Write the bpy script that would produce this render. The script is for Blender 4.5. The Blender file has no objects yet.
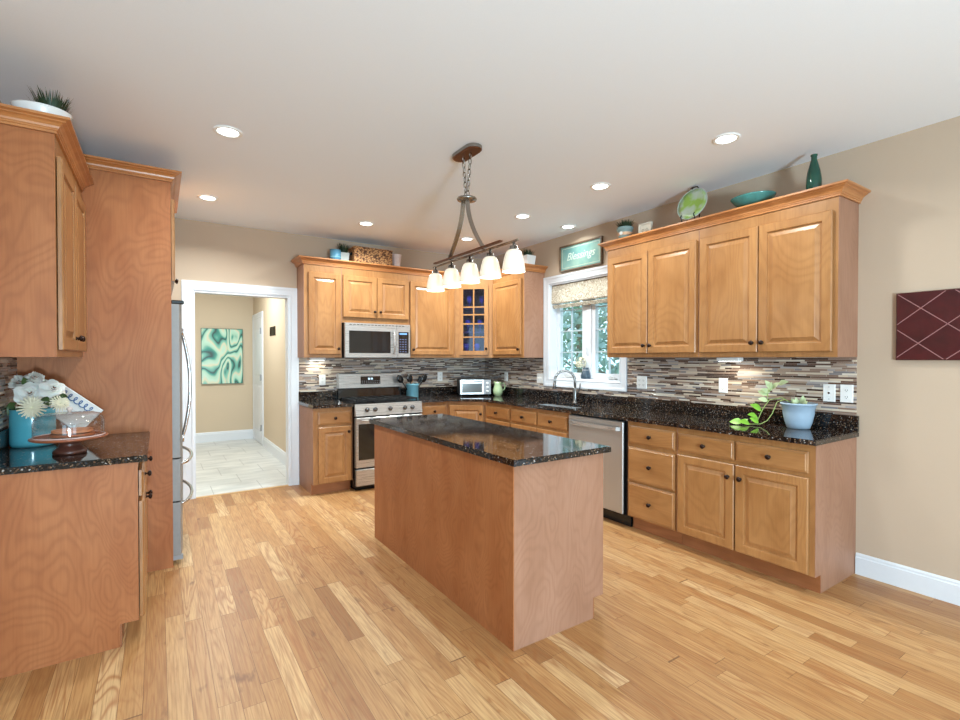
import bpy, bmesh, math, random
from math import pi, sin, cos, radians as R
from mathutils import Vector, Matrix
random.seed(7)
SC = bpy.context.scene
COL = SC.collection

# ------------------------------------------------------------------ camera, world, lights, exposure
XR, YB, XL = 3.7265, 5.5275, -0.707      # right wall, back wall, left wall
CE = 2.74                                # ceiling height
cam_d = bpy.data.cameras.new('camera')
cam = bpy.data.objects.new('camera', cam_d); COL.objects.link(cam)
cam.location = (-.0213, -.0215, 1.3852)
cam.rotation_euler = (pi/2 - 0.01203, 0, -0.58263)
cam_d.sensor_width = 36; cam_d.lens = 486.83/960*36
cam_d.shift_y = 4.17/960; cam_d.shift_x = 0.71/960
cam_d.clip_start = 0.05
SC.camera = cam
SC.view_settings.view_transform = 'Standard'
SC.view_settings.look = 'None'
SC.view_settings.gamma = 1
SC.view_settings.exposure = 0.22
SC.view_settings.use_curve_mapping = False
SC.view_settings.use_white_balance = True
SC.view_settings.white_balance_temperature = 5800
SC.view_settings.white_balance_tint = 1
SC.cycles.max_bounces = 8; SC.cycles.diffuse_bounces = 5; SC.cycles.glossy_bounces = 4
SC.cycles.transparent_max_bounces = 12
SC.cycles.sample_clamp_indirect = 6.0
SC.cycles.caustics_reflective = False; SC.cycles.caustics_refractive = False

w = bpy.data.worlds.new('daylight'); SC.world = w; w.use_nodes = True
w.node_tree.nodes['Background'].inputs[0].default_value = (0.66, 0.86, 0.96, 1)
w.node_tree.nodes['Background'].inputs[1].default_value = 1.9

def area(name, loc, rot, sx, sy, power, col=(1, 1, 1), shape='RECTANGLE', spread=None):
    l = bpy.data.lights.new(name, 'AREA'); l.shape = shape; l.size = sx
    if shape in ('RECTANGLE', 'ELLIPSE'): l.size_y = sy
    l.energy = power; l.color = col
    if spread: l.spread = spread
    o = bpy.data.objects.new(name, l); COL.objects.link(o); o.location = loc; o.rotation_euler = rot
    return o
DAY = (0.68, 0.88, 1.0)
# daylight entering by the windows of the dining end of the room (behind the camera)
for i, x in enumerate((-1.7, 0.5, 2.55)):
    area('window_daylight', (x, -4.42, 1.45), (pi/2+.45, 0, 0), 1.55, 1.95, 13, DAY)
area('window_daylight', (-3.42, -1.6, 1.45), (pi/2+.45, 0, -pi/2), 2.6, 1.95, 15, DAY)
# flash added behind the camera as fill, to even out the ceiling
area('fill_flash', (.2, -2.8, .8), (pi-1.18, 0, -.26), .6, .6, 195, (.80, .92, 1.0))
CANS = [(0.335, 3.247), (0.335, 4.677), (1.73, 4.70), (2.91, 4.68), (2.885, 3.636), (2.89, 2.666), (2.91, 1.661), (3.505, 3.669),
        (0.367, 1.75), (1.70, 0.2), (2.93, 0.1), (0.367, -0.6), (2.93, -1.8), (0.367, -2.4)]
CAN_W = [9, 22, 22, 20, 14, 13, 10, 3] + [4]*6
WARM = (1.0, 0.96, 0.90)

# ------------------------------------------------------------------ helpers
class MB:
    """collects shapes for ONE mesh object"""
    def __init__(s): s.v = []; s.f = []; s.m = []; s.cur = 0; s.sm = []; s.smooth = False
    def add(s, vs, fs):
        b = len(s.v); s.v += [tuple(x) for x in vs]
        for f in fs: s.f.append([b+i for i in f]); s.m.append(s.cur); s.sm.append(s.smooth)
        return s
    def box(s, x0, x1, y0, y1, z0, z1):
        v = [(x, y, z) for z in (z0, z1) for y in (y0, y1) for x in (x0, x1)]
        return s.add(v, [(0,2,3,1),(4,5,7,6),(0,1,5,4),(2,6,7,3),(0,4,6,2),(1,3,7,5)])
    def cham(s, x0, x1, y0, y1, z0, z1, b):
        """box with all vertical and top edges eased"""
        def ring(i, z): return [(x0+i+b,y0+i,z),(x1-i-b,y0+i,z),(x1-i,y0+i+b,z),(x1-i,y1-i-b,z),(x1-i-b,y1-i,z),(x0+i+b,y1-i,z),(x0+i,y1-i-b,z),(x0+i,y0+i+b,z)]
        return s.loft([ring(b, z0), ring(0, z0+b), ring(0, z1-b), ring(b, z1)])
    def loft(s, rings, cap0=True, cap1=True, closed=True):
        n = len(rings[0]); vs = [p for r in rings for p in r]; fs = []
        for k in range(len(rings)-1):
            for i in range(n if closed else n-1):
                j = (i+1) % n
                fs.append((k*n+i, k*n+j, (k+1)*n+j, (k+1)*n+i))
        if cap0: fs.append(tuple(range(n-1, -1, -1)))
        if cap1: fs.append(tuple((len(rings)-1)*n+i for i in range(n)))
        return s.add(vs, fs)
    def lathe(s, prof, c=(0,0,0), n=24, axis='z', sc=(1,1)):
        """prof: (r, h) list from bottom to top"""
        rings = []
        for r, h in prof:
            rg = []
            for i in range(n):
                a = 2*pi*i/n; x, y = r*cos(a)*sc[0], r*sin(a)*sc[1]
                if axis == 'z': p = (c[0]+x, c[1]+y, c[2]+h)
                elif axis == 'y': p = (c[0]+x, c[1]-h, c[2]+y)
                else: p = (c[0]+h, c[1]+x, c[2]+y)
                rg.append(p)
            rings.append(rg)
        return s.loft(rings)
    def tube(s, pts, r, n=8, cap=True):
        pts = [Vector(p) for p in pts]; rings = []
        rr = r if isinstance(r, (list, tuple)) else [r]*len(pts)
        up = None
        for i, p in enumerate(pts):
            t = (pts[min(i+1, len(pts)-1)] - pts[max(i-1, 0)]).normalized()
            if up is None: up = Vector((0,0,1)) if abs(t.z) < .9 else Vector((1,0,0))
            a = t.cross(up).normalized(); b = a.cross(t).normalized(); up = b
            rings.append([p + a*rr[i]*cos(2*pi*k/n) + b*rr[i]*sin(2*pi*k/n) for k in range(n)])
        return s.loft(rings, cap, cap)
    def ribbon(s, pts, wv, th):
        """flat strip: wv = width vector, th = thickness"""
        wv = Vector(wv); pts = [Vector(p) for p in pts]; rings = []
        for i, p in enumerate(pts):
            t = (pts[min(i+1, len(pts)-1)] - pts[max(i-1, 0)]).normalized()
            nn = t.cross(wv).normalized()*th/2
            rings.append([p-wv/2-nn, p+wv/2-nn, p+wv/2+nn, p-wv/2+nn])
        return s.loft(rings)
    def prism(s, poly, z0, z1, inset=0):
        n = len(poly); a = sum(poly[i][0]*poly[(i+1)%n][1]-poly[(i+1)%n][0]*poly[i][1] for i in range(n))
        if a < 0: poly = poly[::-1]
        return s.loft([[(x,y,z0) for x,y in poly], [(x,y,z1) for x,y in poly]])
    def quad(s, a, b, c, d): return s.add([a,b,c,d], [(0,1,2,3)])
    def xf(s, M, start=0):
        for i in range(start, len(s.v)): s.v[i] = tuple(M @ Vector(s.v[i]))
        return s
    def build(s, name, mats, parent=None, loc=None, bevel=0):
        me = bpy.data.meshes.new(name); me.from_pydata(s.v, [], s.f)
        mats = mats if isinstance(mats, (list, tuple)) else [mats]
        for m in mats: me.materials.append(m)
        for p, k, sm in zip(me.polygons, s.m, s.sm): p.material_index = k; p.use_smooth = sm
        bm = bmesh.new(); bm.from_mesh(me); bmesh.ops.recalc_face_normals(bm, faces=bm.faces); bm.to_mesh(me); bm.free()
        me.update()
        o = bpy.data.objects.new(name, me); COL.objects.link(o)
        if parent: o.parent = parent
        if loc: o.location = loc
        if bevel:
            b = o.modifiers.new('edge', 'BEVEL'); b.width = bevel; b.segments = 2; b.limit_method = 'ANGLE'; b.angle_limit = R(40)
        return o

def tag(o, label, cat, group=None, kind=None):
    o['label'] = label; o['category'] = cat
    if group: o['group'] = group
    if kind: o['kind'] = kind
    return o
def thing(name, label, cat, loc=(0,0,0), rz=0, group=None):
    o = bpy.data.objects.new(name, None); COL.objects.link(o); o.empty_display_size = .05
    o.location = loc; o.rotation_euler = (0, 0, rz)
    return tag(o, label, cat, group)
def struct(o): o['kind'] = 'structure'; return o
def copy_tree(o, parent=None):
    c = o.copy(); COL.objects.link(c); c.parent = parent
    for ch in list(o.children): copy_tree(ch, c)
    return c

# ------------------------------------------------------------------ materials
def srgb(r, g, b):
    f = lambda c: (c/255/12.92) if c/255 <= .04045 else ((c/255+.055)/1.055)**2.4
    return (f(r), f(g), f(b), 1)
class NT:
    def __init__(s, name):
        s.mat = bpy.data.materials.new(name); s.mat.use_nodes = True; s.t = s.mat.node_tree
        s.p = s.t.nodes['Principled BSDF']; s.out = s.t.nodes['Material Output']
    def n(s, typ, **k):
        o = s.t.nodes.new(typ)
        for a, b in k.items():
            if a.startswith('i_'):
                key = a[2:]; key = int(key) if key.isdigit() else key
                if isinstance(b, bpy.types.NodeSocket): s.t.links.new(b, o.inputs[key])
                else: o.inputs[key].default_value = b
            else: setattr(o, a, b)
        return o
    def link(s, a, b): s.t.links.new(a, b)
    def math(s, op, a, b=None, c=None):
        o = s.t.nodes.new('ShaderNodeMath'); o.operation = op
        for i, x in enumerate((a, b, c)):
            if x is None: continue
            if isinstance(x, bpy.types.NodeSocket): s.t.links.new(x, o.inputs[i])
            else: o.inputs[i].default_value = x
        return o.outputs[0]
    def mix(s, fac, a, b, typ='MIX'):
        o = s.t.nodes.new('ShaderNodeMix'); o.data_type = 'RGBA'; o.blend_type = typ
        for i, x in ((0, fac), (6, a), (7, b)):
            if isinstance(x, bpy.types.NodeSocket): s.t.links.new(x, o.inputs[i])
            else: o.inputs[i].default_value = x
        return o.outputs[2]
    def ramp(s, fac, stops, interp='LINEAR'):
        o = s.t.nodes.new('ShaderNodeValToRGB'); r = o.color_ramp; r.interpolation = interp
        while len(r.elements) < len(stops): r.elements.new(.5)
        for e, (p, c) in zip(r.elements, stops): e.position = p; e.color = c
        s.t.links.new(fac, o.inputs[0]); return o.outputs[0]
    def bump(s, h, strength=.1, dist=.002):
        b = s.n('ShaderNodeBump'); b.inputs['Strength'].default_value = strength; b.inputs['Distance'].default_value = dist
        s.link(h, b.inputs['Height']); s.link(b.outputs[0], s.p.inputs['Normal'])
    def set(s, **k):
        for a, b in k.items():
            key = a.replace('_', ' ')
            if isinstance(b, bpy.types.NodeSocket): s.link(b, s.p.inputs[key])
            else: s.p.inputs[key].default_value = b
        return s
def plain(name, rgb, rough=.5, metal=0, bump=0, scale=40, var=0.04, **k):
    t = NT(name); c = srgb(*rgb)
    co = t.n('ShaderNodeTexCoord').outputs['Object']
    nz = t.n('ShaderNodeTexNoise', i_Vector=co, i_Scale=scale, i_Detail=3.0)
    d = tuple(x*(1-var) for x in c[:3])+(1,); l = tuple(min(1, x*(1+var)) for x in c[:3])+(1,)
    t.set(Base_Color=t.ramp(nz.outputs[0], [(.3, d), (.7, l)]), Roughness=rough, Metallic=metal, **k)
    if bump: t.bump(nz.outputs[0], bump, .001)
    return t.mat

def wood(name, light, mid, dark, rough=.33, grain='z', fig=1.0, coat=.12, ring=.2):
    t = NT(name); co = t.n('ShaderNodeTexCoord').outputs['Object']
    rnd = t.n('ShaderNodeObjectInfo').outputs['Random']
    off = t.n('ShaderNodeCombineXYZ', i_0=t.math('MULTIPLY', rnd, 17.3), i_1=t.math('MULTIPLY', rnd, 31.7), i_2=t.math('MULTIPLY', rnd, 9.1))
    v = t.n('ShaderNodeVectorMath', operation='ADD', i_0=co, i_1=off.outputs[0]).outputs[0]
    def scaled(a, b):
        sc = {'z': (a, a, b), 'x': (b, a, a), 'y': (a, b, a)}[grain]
        return t.n('ShaderNodeMapping', i_Vector=v, i_Scale=sc).outputs[0]
    big = t.n('ShaderNodeTexNoise', i_Vector=scaled(2.3, .85), i_Scale=1.0, i_Detail=2.6, i_Distortion=.45).outputs[0]
    rings = t.math('SINE', t.math('MULTIPLY', big, 110.0*fig))
    rings = t.math('POWER', t.math('MULTIPLY_ADD', rings, .5, .5), 2.2)
    fine = t.n('ShaderNodeTexNoise', i_Vector=scaled(130, 5), i_Scale=1.0, i_Detail=3.0).outputs[0]
    mott = t.n('ShaderNodeTexNoise', i_Vector=scaled(6, 2.5), i_Scale=1.0, i_Detail=4.0).outputs[0]
    c = t.ramp(mott, [(.32, srgb(*mid)), (.66, srgb(*light))])
    c = t.mix(t.math('MULTIPLY', rings, ring), c, srgb(*dark))
    c = t.mix(t.ramp(fine, [(.35, (ring*.7,)*3+(1,)), (.6, (0,0,0,1))]), c, srgb(*dark))
    t.set(Base_Color=c, Roughness=rough, Coat_Weight=coat, Coat_Roughness=.2, Specular_IOR_Level=.3 if coat == 0 else .5)
    t.bump(fine, .06, .001)
    return t.mat

def strips(t, across, along, wd, l0, l1, gap_a, gap_l):
    """random-length strips: returns rnd1, rnd2, rnd3 per piece and gap mask"""
    a = t.math('DIVIDE', across, wd); row = t.math('FLOOR', a); fa = t.math('FRACT', a)
    wr = t.n('ShaderNodeTexWhiteNoise', noise_dimensions='1D', i_W=t.math('ADD', row, .37))
    sp = t.n('ShaderNodeSeparateColor', i_Color=wr.outputs['Color'])
    L = t.math('MULTIPLY_ADD', sp.outputs[0], l1-l0, l0)
    al = t.math('DIVIDE', t.math('ADD', along, t.math('MULTIPLY_ADD', sp.outputs[1], 10.0, 50.0)), L)
    # shift the seams by a per-row warp so pieces of one row differ in length
    wob = t.math('MULTIPLY', t.math('SINE', t.math('MULTIPLY', al, 2.3)), .30)
    al = t.math('ADD', al, wob)
    idx = t.math('FLOOR', al); fl = t.math('FRACT', al)
    cell = t.n('ShaderNodeCombineXYZ', i_0=row, i_1=idx, i_2=1.7)
    wn = t.n('ShaderNodeTexWhiteNoise', noise_dimensions='3D', i_Vector=cell.outputs[0])
    s2 = t.n('ShaderNodeSeparateColor', i_Color=wn.outputs['Color'])
    ga = gap_a/wd
    g1 = t.math('LESS_THAN', t.math('PINGPONG', fa, .5), ga)
    g2 = t.math('LESS_THAN', t.math('MULTIPLY', t.math('PINGPONG', fl, .5), L), gap_l)
    gap = t.math('MAXIMUM', g1, g2)
    return s2.outputs[0], s2.outputs[1], s2.outputs[2], gap

def floor_mat():
    t = NT('oak_boards'); co = t.n('ShaderNodeTexCoord').outputs['Object']
    xyz = t.n('ShaderNodeSeparateXYZ', i_0=co); X, Y = xyz.outputs[0], xyz.outputs[1]
    r1, r2, r3, gap = strips(t, X, Y, .083, .5, 1.1, .0010, .0014)
    off = t.n('ShaderNodeCombineXYZ', i_0=t.math('MULTIPLY', r2, 20.0), i_1=t.math('MULTIPLY', r3, 30.0), i_2=t.math('MULTIPLY', r1, 9.0))
    v = t.n('ShaderNodeVectorMath', operation='ADD', i_0=co, i_1=off.outputs[0]).outputs[0]
    base = t.ramp(r1, [(0, srgb(148, 106, 64)), (.12, srgb(166, 122, 74)), (.5, srgb(180, 138, 88)), (.86, srgb(192, 154, 104)), (1, srgb(208, 176, 130))])
    m = t.n('ShaderNodeMapping', i_Vector=v, i_Scale=(7, .9, 7)).outputs[0]
    big = t.n('ShaderNodeTexNoise', i_Vector=m, i_Scale=1.0, i_Detail=2.0, i_Distortion=.5).outputs[0]
    rings = t.math('POWER', t.math('MULTIPLY_ADD', t.math('SINE', t.math('MULTIPLY', big, 90.0)), .5, .5), 3.0)
    m2 = t.n('ShaderNodeMapping', i_Vector=v, i_Scale=(160, 6, 160)).outputs[0]
    fine = t.n('ShaderNodeTexNoise', i_Vector=m2, i_Scale=1.0, i_Detail=3.0).outputs[0]
    m3 = t.n('ShaderNodeMapping', i_Vector=v, i_Scale=(14, 5, 14)).outputs[0]
    kn = t.n('ShaderNodeTexNoise', i_Vector=m3, i_Scale=1.0, i_Detail=3.0).outputs[0]
    c = t.mix(t.math('MULTIPLY', rings, t.math('MULTIPLY_ADD', r3, .60, .12)), base, srgb(150, 96, 52))
    c = t.mix(t.ramp(fine, [(.34, (.46,.46,.46,1)), (.60, (0,0,0,1))]), c, srgb(124, 78, 42))
    c = t.mix(t.ramp(kn, [(.66, (0,0,0,1)), (.78, (.8,.8,.8,1))]), c, srgb(100, 58, 32))
    c = t.mix(t.math('MULTIPLY', gap, .70), c, srgb(92, 56, 30))
    t.set(Base_Color=c, Roughness=.46, Coat_Weight=.10, Coat_Roughness=.3, Specular_IOR_Level=.4)
    t.bump(t.math('SUBTRACT', fine, gap), .12, .0008)
    return t.mat

def mosaic_mat():
    t = NT('mosaic_strips'); co = t.n('ShaderNodeTexCoord').outputs['Object']
    xyz = t.n('ShaderNodeSeparateXYZ', i_0=co)
    h = t.math('ADD', xyz.outputs[0], xyz.outputs[1])
    r1, r2, r3, gap = strips(t, xyz.outputs[2], h, .0125, .06, .22, .0007, .0011)
    c = t.ramp(r1, [(0, srgb(58, 38, 30)), (.15, srgb(100, 76, 64)), (.25, srgb(138, 114, 99)), (.38, srgb(166, 146, 129)), (.48, srgb(126, 122, 124)),
                    (.57, srgb(190, 174, 160)), (.70, srgb(164, 158, 156)), (.80, srgb(206, 190, 168)), (.88, srgb(150, 128, 112)), (.94, srgb(214, 204, 188))], 'CONSTANT')
    c = t.mix(gap, c, srgb(178, 168, 156))
    rough = t.math('MULTIPLY_ADD', t.math('GREATER_THAN', r2, .5), -.32, .45)
    t.set(Base_Color=c, Roughness=t.math('MAXIMUM', rough, t.math('MULTIPLY', gap, .8)))
    t.bump(t.math('MULTIPLY', gap, -1.0), .4, .001)
    return t.mat

def granite_mat():
    t = NT('dark_granite'); co = t.n('ShaderNodeTexCoord').outputs['Object']
    v1 = t.n('ShaderNodeTexVoronoi', i_Vector=co, i_Scale=165.0, i_Randomness=1.0)
    r = t.n('ShaderNodeSeparateColor', i_Color=v1.outputs['Color']).outputs[0]
    c = t.ramp(r, [(0, srgb(12, 12, 13)), (.42, srgb(24, 22, 22)), (.62, srgb(52, 40, 32)), (.76, srgb(88, 66, 50)), (.86, srgb(52, 54, 60)), (.93, srgb(136, 112, 90)), (.975, srgb(168, 164, 160))], 'CONSTANT')
    n2 = t.n('ShaderNodeTexNoise', i_Vector=co, i_Scale=38.0, i_Detail=4.0).outputs[0]
    c = t.mix(t.ramp(n2, [(.36, (.8,.8,.8,1)), (.56, (0,0,0,1))]), c, srgb(14, 14, 15))
    t.set(Base_Color=c, Roughness=.06, Specular_IOR_Level=.6)
    return t.mat

def wall_mat(name, rgb):
    t = NT(name); co = t.n('ShaderNodeTexCoord').outputs['Object']
    nz = t.n('ShaderNodeTexNoise', i_Vector=co, i_Scale=180.0, i_Detail=3.0).outputs[0]
    c = srgb(*rgb); t.set(Base_Color=t.ramp(nz, [(.3, tuple(x*.98 for x in c[:3])+(1,)), (.7, c)]), Roughness=.85)
    t.bump(nz, .05, .0006); return t.mat

def tile_mat():
    t = NT('pale_tile'); co = t.n('ShaderNodeTexCoord').outputs['Object']
    xyz = t.n('ShaderNodeSeparateXYZ', i_0=co)
    row = t.math('FLOOR', t.math('DIVIDE', xyz.outputs[1], .46)); hx = t.math('MULTIPLY_ADD', row, .155, xyz.outputs[0])
    fx = t.math('MULTIPLY', t.math('PINGPONG', t.math('DIVIDE', hx, .46), .5), .46)
    fy = t.math('MULTIPLY', t.math('PINGPONG', t.math('DIVIDE', xyz.outputs[1], .46), .5), .46)
    gap = t.math('LESS_THAN', t.math('MINIMUM', fx, fy), .0035)
    nz = t.n('ShaderNodeTexNoise', i_Vector=t.n('ShaderNodeMapping', i_Vector=co, i_Scale=(1.5, 4, 1)).outputs[0], i_Scale=1.6, i_Detail=5.0).outputs[0]
    c = t.ramp(nz, [(.3, srgb(186, 188, 186)), (.7, srgb(222, 222, 218))])
    t.set(Base_Color=t.mix(gap, c, srgb(164, 164, 162)), Roughness=.3); return t.mat

def steel_mat(name, rgb=(196, 194, 192), rough=.28, axis='x'):
    t = NT(name); co = t.n('ShaderNodeTexCoord').outputs['Object']
    sc = {'x': (3, 300, 300), 'z': (300, 300, 3)}[axis]
    nz = t.n('ShaderNodeTexNoise', i_Vector=t.n('ShaderNodeMapping', i_Vector=co, i_Scale=sc).outputs[0], i_Scale=1.0, i_Detail=2.0).outputs[0]
    c = srgb(*rgb)
    t.set(Base_Color=t.ramp(nz, [(.3, tuple(x*.96 for x in c[:3])+(1,)), (.7, c)]), Metallic=.72, Roughness=t.math('MULTIPLY_ADD', nz, .06, rough-.03)); return t.mat

def emit(name, rgb, strength):
    t = NT(name); t.set(Base_Color=srgb(*rgb), Emission_Color=srgb(*rgb), Emission_Strength=strength, Roughness=.4); return t.mat

def pane_mat(name='window_glass', tint=(1, 1, 1), ior=1.45):
    t = NT(name); t.t.nodes.remove(t.p)
    tr = t.n('ShaderNodeBsdfTransparent', i_Color=tint+(1,)); gl = t.n('ShaderNodeBsdfGlossy', i_Roughness=.02)
    lw = t.n('ShaderNodeLayerWeight', i_Blend=.5).outputs['Facing']     # symmetric for both faces of the pane
    fr = t.math('MULTIPLY_ADD', t.math('POWER', lw, 4.0), .8, (ior-1)**2/(ior+1)**2); mx = t.n('ShaderNodeMixShader', i_0=fr)
    t.link(tr.outputs[0], mx.inputs[1]); t.link(gl.outputs[0], mx.inputs[2]); t.link(mx.outputs[0], t.out.inputs[0]); return t.mat

FRONT = wood('maple_front', (172, 125, 76), (154, 107, 61), (106, 64, 32), fig=1.3, ring=.17)
FRONTH = wood('maple_front_cross_grain', (172, 125, 76), (154, 107, 61), (106, 64, 32), grain='x', fig=1.3, ring=.17)
VEN = wood('maple_veneer', (172, 112, 68), (156, 95, 53), (108, 60, 31), fig=2.6, rough=.5, coat=0)
VEN_DAY = wood('maple_veneer_daylit', (166, 126, 102), (152, 112, 88), (114, 78, 56), fig=2.2, ring=.16, rough=.5, coat=0)  # same veneer as VEN, with cool daylight put into the colour
TRIMW = wood('maple_crown', (190, 130, 76), (174, 114, 64), (134, 80, 42), grain='x', fig=.5)
TOE = wood('maple_toe_board', (160, 104, 66), (142, 88, 52), (104, 60, 34), grain='x', fig=.5)
OAK = floor_mat(); MOS = mosaic_mat(); GRA = granite_mat(); TILE = tile_mat()
WALL = wall_mat('beige_wall_paint', (189, 169, 147)); HALLW = wall_mat('beige_hall_paint', (204, 186, 160))
CEIL = wall_mat('white_ceiling_paint', (240, 246, 253)); REARW = wall_mat('pale_rear_paint', (214, 208, 198))
WHITE = plain('white_trim_paint', (220, 223, 228), .35, var=.01)
STEEL = steel_mat('brushed_steel'); STEELV = steel_mat('brushed_steel_upright', (186, 185, 184), .3, 'z')
STEELD = plain('grey_appliance_side', (140, 138, 136), .5, .1)
NICK = plain('brushed_nickel', (158, 153, 146), .27, 1.0, var=.03)
CHROME = plain('chrome', (214, 216, 220), .12, 1, var=.01)
BRONZE = plain('dark_bronze', (44, 28, 22), .35, .7)
BROWNM = plain('brown_metal', (104, 66, 44), .35, .6)
BLACK = plain('black_enamel', (14, 14, 16), .22); BLKM = plain('black_iron', (20, 20, 21), .5)
BGLASS = plain('black_glass', (8, 9, 12), .05, Specular_IOR_Level=.8)
DARKGAP = plain('dark_recess', (10, 9, 8), .9)
PANE = pane_mat(); DOME = pane_mat('dome_glass', (.93, .92, .92), 2.1)
PLAS = plain('white_plastic', (238, 238, 236), .35, var=.01)
GREYP = plain('grey_plastic', (150, 152, 156), .4)
TURQ = plain('turquoise_glaze', (92, 164, 180), .15, var=.08, scale=8)
TEALC = plain('teal_crock_glaze', (128, 182, 200), .25, var=.06, scale=10)
GREENP = plain('sage_glaze', (176, 194, 150), .2, var=.05, scale=10)
BLUEPOT = plain('pale_blue_plastic', (160, 178, 196), .4, var=.02)
SOIL = plain('potting_soil', (46, 32, 24), .95, var=.4, scale=90)
LEAFD = plain('dark_leaf', (38, 58, 34), .5, var=.35, scale=25)
LEAFL = plain('bright_leaf', (132, 182, 58), .4, var=.25, scale=20)
LEAFP = plain('pale_leaf', (196, 208, 158), .45, var=.15, scale=20)
PETAL = plain('white_petal', (226, 224, 216), .6, var=.03, Subsurface_Weight=.1)
PETALC = plain('cream_petal', (222, 216, 190), .6, var=.06)
WCER = plain('white_ceramic', (234, 234, 232), .25, var=.01)
DKGREEN = plain('dark_green_glass_glaze', (34, 74, 60), .08, var=.1, scale=10)
TEALB = plain('teal_glass_bowl', (70, 122, 118), .12, var=.25, scale=14)
SKYB = plain('sky_blue_glaze', (92, 144, 172), .25)
MAROON = plain('maroon_leather', (64, 15, 18), .32, var=.25, scale=12)
MAROOND = plain('pale_maroon_groove', (150, 108, 108), .4)
WOODP = plain('wooden_utensil', (190, 130, 84), .6, var=.1)

# ------------------------------------------------------------------ room shell
def wall_with_hole(name, axis, pos, thick, a0, a1, z1, holes, m, outward):
    """axis 'x': wall plane x=pos running in y; 'y': plane y=pos running in x. holes [(a0,a1,z0,z1)]"""
    mb = MB(); p0, p1 = (pos, pos+thick*outward) if outward > 0 else (pos-thick, pos)
    def bx(b0, b1, c0, c1):
        if b1-b0 < 1e-4 or c1-c0 < 1e-4: return
        if axis == 'x': mb.box(p0, p1, b0, b1, c0, c1)
        else: mb.box(b0, b1, p0, p1, c0, c1)
    cur = a0
    for h in sorted(holes):
        bx(cur, h[0], 0, z1); bx(h[0], h[1], 0, h[2]); bx(h[0], h[1], h[3], z1); cur = h[1]
    bx(cur, a1, 0, z1)
    return struct(mb.build(name, m))
WY0, WY1, WZ0, WZ1 = 3.175, 4.195, 1.155, 2.225       # kitchen window opening
DX0, DX1, DZ = 0.262, 1.168, 2.055                     # doorway opening
HX, HY = 1.354, 9.17                                  # hallway right and far wall
struct(MB().box(-3.5, XR+.2, -4.5, YB, -.06, 0).build('floor', OAK))
struct(MB().box(-1.6, HX+.12, YB, HY+.12, -.06, 0).build('floor', TILE))
struct(MB().box(-3.62, XR+.2, -4.62, HY+.12, CE, CE+.08).build('ceiling', CEIL))
wall_with_hole('wall_right', 'x', XR, .2, -4.5, YB+.12, CE, [(WY0, WY1, WZ0, WZ1)], WALL, 1)
wall_with_hole('wall_back', 'y', YB, .12, -1.6, XR, CE, [(DX0, DX1, 0, DZ)], WALL, 1)
wall_with_hole('wall_left', 'x', XL, .12, 2.30, YB, CE, [], WALL, -1)
wall_with_hole('wall_dining_side', 'y', 2.30, .12, -3.5, XL-.12, CE, [], WALL, 1)
wall_with_hole('wall_dining_left', 'x', -3.5, .12, -4.5, 2.30, CE, [(-2.9, -.3, .47, 2.43)], REARW, -1)
wall_with_hole('wall_rear', 'y', -4.5, .12, -3.5, XR, CE, [(-2.475, -.925, .47, 2.43), (-.275, 1.275, .47, 2.43), (1.775, 3.325, .47, 2.43)], REARW, -1)
wall_with_hole('wall_hall_far', 'y', HY, .12, -1.6, HX+.12, CE, [], HALLW, 1)
wall_with_hole('wall_hall_right', 'x', HX, .12, YB+.12, HY, CE, [], HALLW, 1)
wall_with_hole('wall_hall_left', 'x', -1.48, .12, YB+.12, HY, CE, [], HALLW, -1)

def baseboard(name, p, q, n, h=.135, th=.016):
    """p,q 2D endpoints, n = outward 2D normal into the room"""
    P, Q, N = Vector(p), Vector(q), Vector(n)
    prof = [(0,0),(th,0),(th,h*.80),(th*.75,h*.84),(th*.75,h*.93),(th*.3,h),(0,h)]
    r = [[(E.x+N.x*a, E.y+N.y*a, z) for a, z in prof] for E in (P, Q)]
    return struct(MB().loft(r).build(name, WHITE))
baseboard('baseboard_right', (XR, -4.4), (XR, 1.249), (-1, 0))
baseboard('baseboard_back', (DX0-.30, YB), (DX0-.096, YB), (0, -1))
baseboard('baseboard_hall_far', (-1.48, HY), (HX, HY), (0, -1), .16)
baseboard('baseboard_hall_right', (HX, 5.66), (HX, 8.18), (-1, 0), .16)

def casing(mb, a0, a1, z0, z1, w, th, toP, bottom=False):
    """picture-frame casing with profiled section; toP maps (a, depth, z) to xyz"""
    prof = [(0,0),(0,th*.55),(w*.12,th*.8),(w*.22,th*.6),(w*.62,th*.75),(w*.8,th),(w,th),(w,0)]
    if bottom: cs = [(a0,z0,-1,-1),(a1,z0,1,-1),(a1,z1,1,1),(a0,z1,-1,1),(a0,z0,-1,-1)]
    else: cs = [(a0,z0,-1,0),(a0,z1,-1,1),(a1,z1,1,1),(a1,z0,1,0)]
    mb.loft([[toP(a+sa*o, d, z+sz*o) for o, d in prof] for a, z, sa, sz in cs], not bottom, not bottom)
# doorway casing + jamb
mb = MB(); casing(mb, DX0, DX1, 0, DZ, .092, .02, lambda a, d, z: (a, YB-d, z))
casing(mb, DX0, DX1, 0, DZ, .092, .02, lambda a, d, z: (a, YB+.12+d, z))
mb.box(DX0, DX0+.018, YB-.003, YB+.123, 0, DZ); mb.box(DX1-.018, DX1, YB-.003, YB+.123, 0, DZ); mb.box(DX0+.018, DX1-.018, YB-.003, YB+.123, DZ-.018, DZ)
struct(mb.build('trim_1', WHITE))
struct(MB().box(DX0+.018, DX1-.018, YB-.01, YB+.03, 0, .006).build('trim_2', plain('oak_threshold', (196, 158, 110), .4)))
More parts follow.
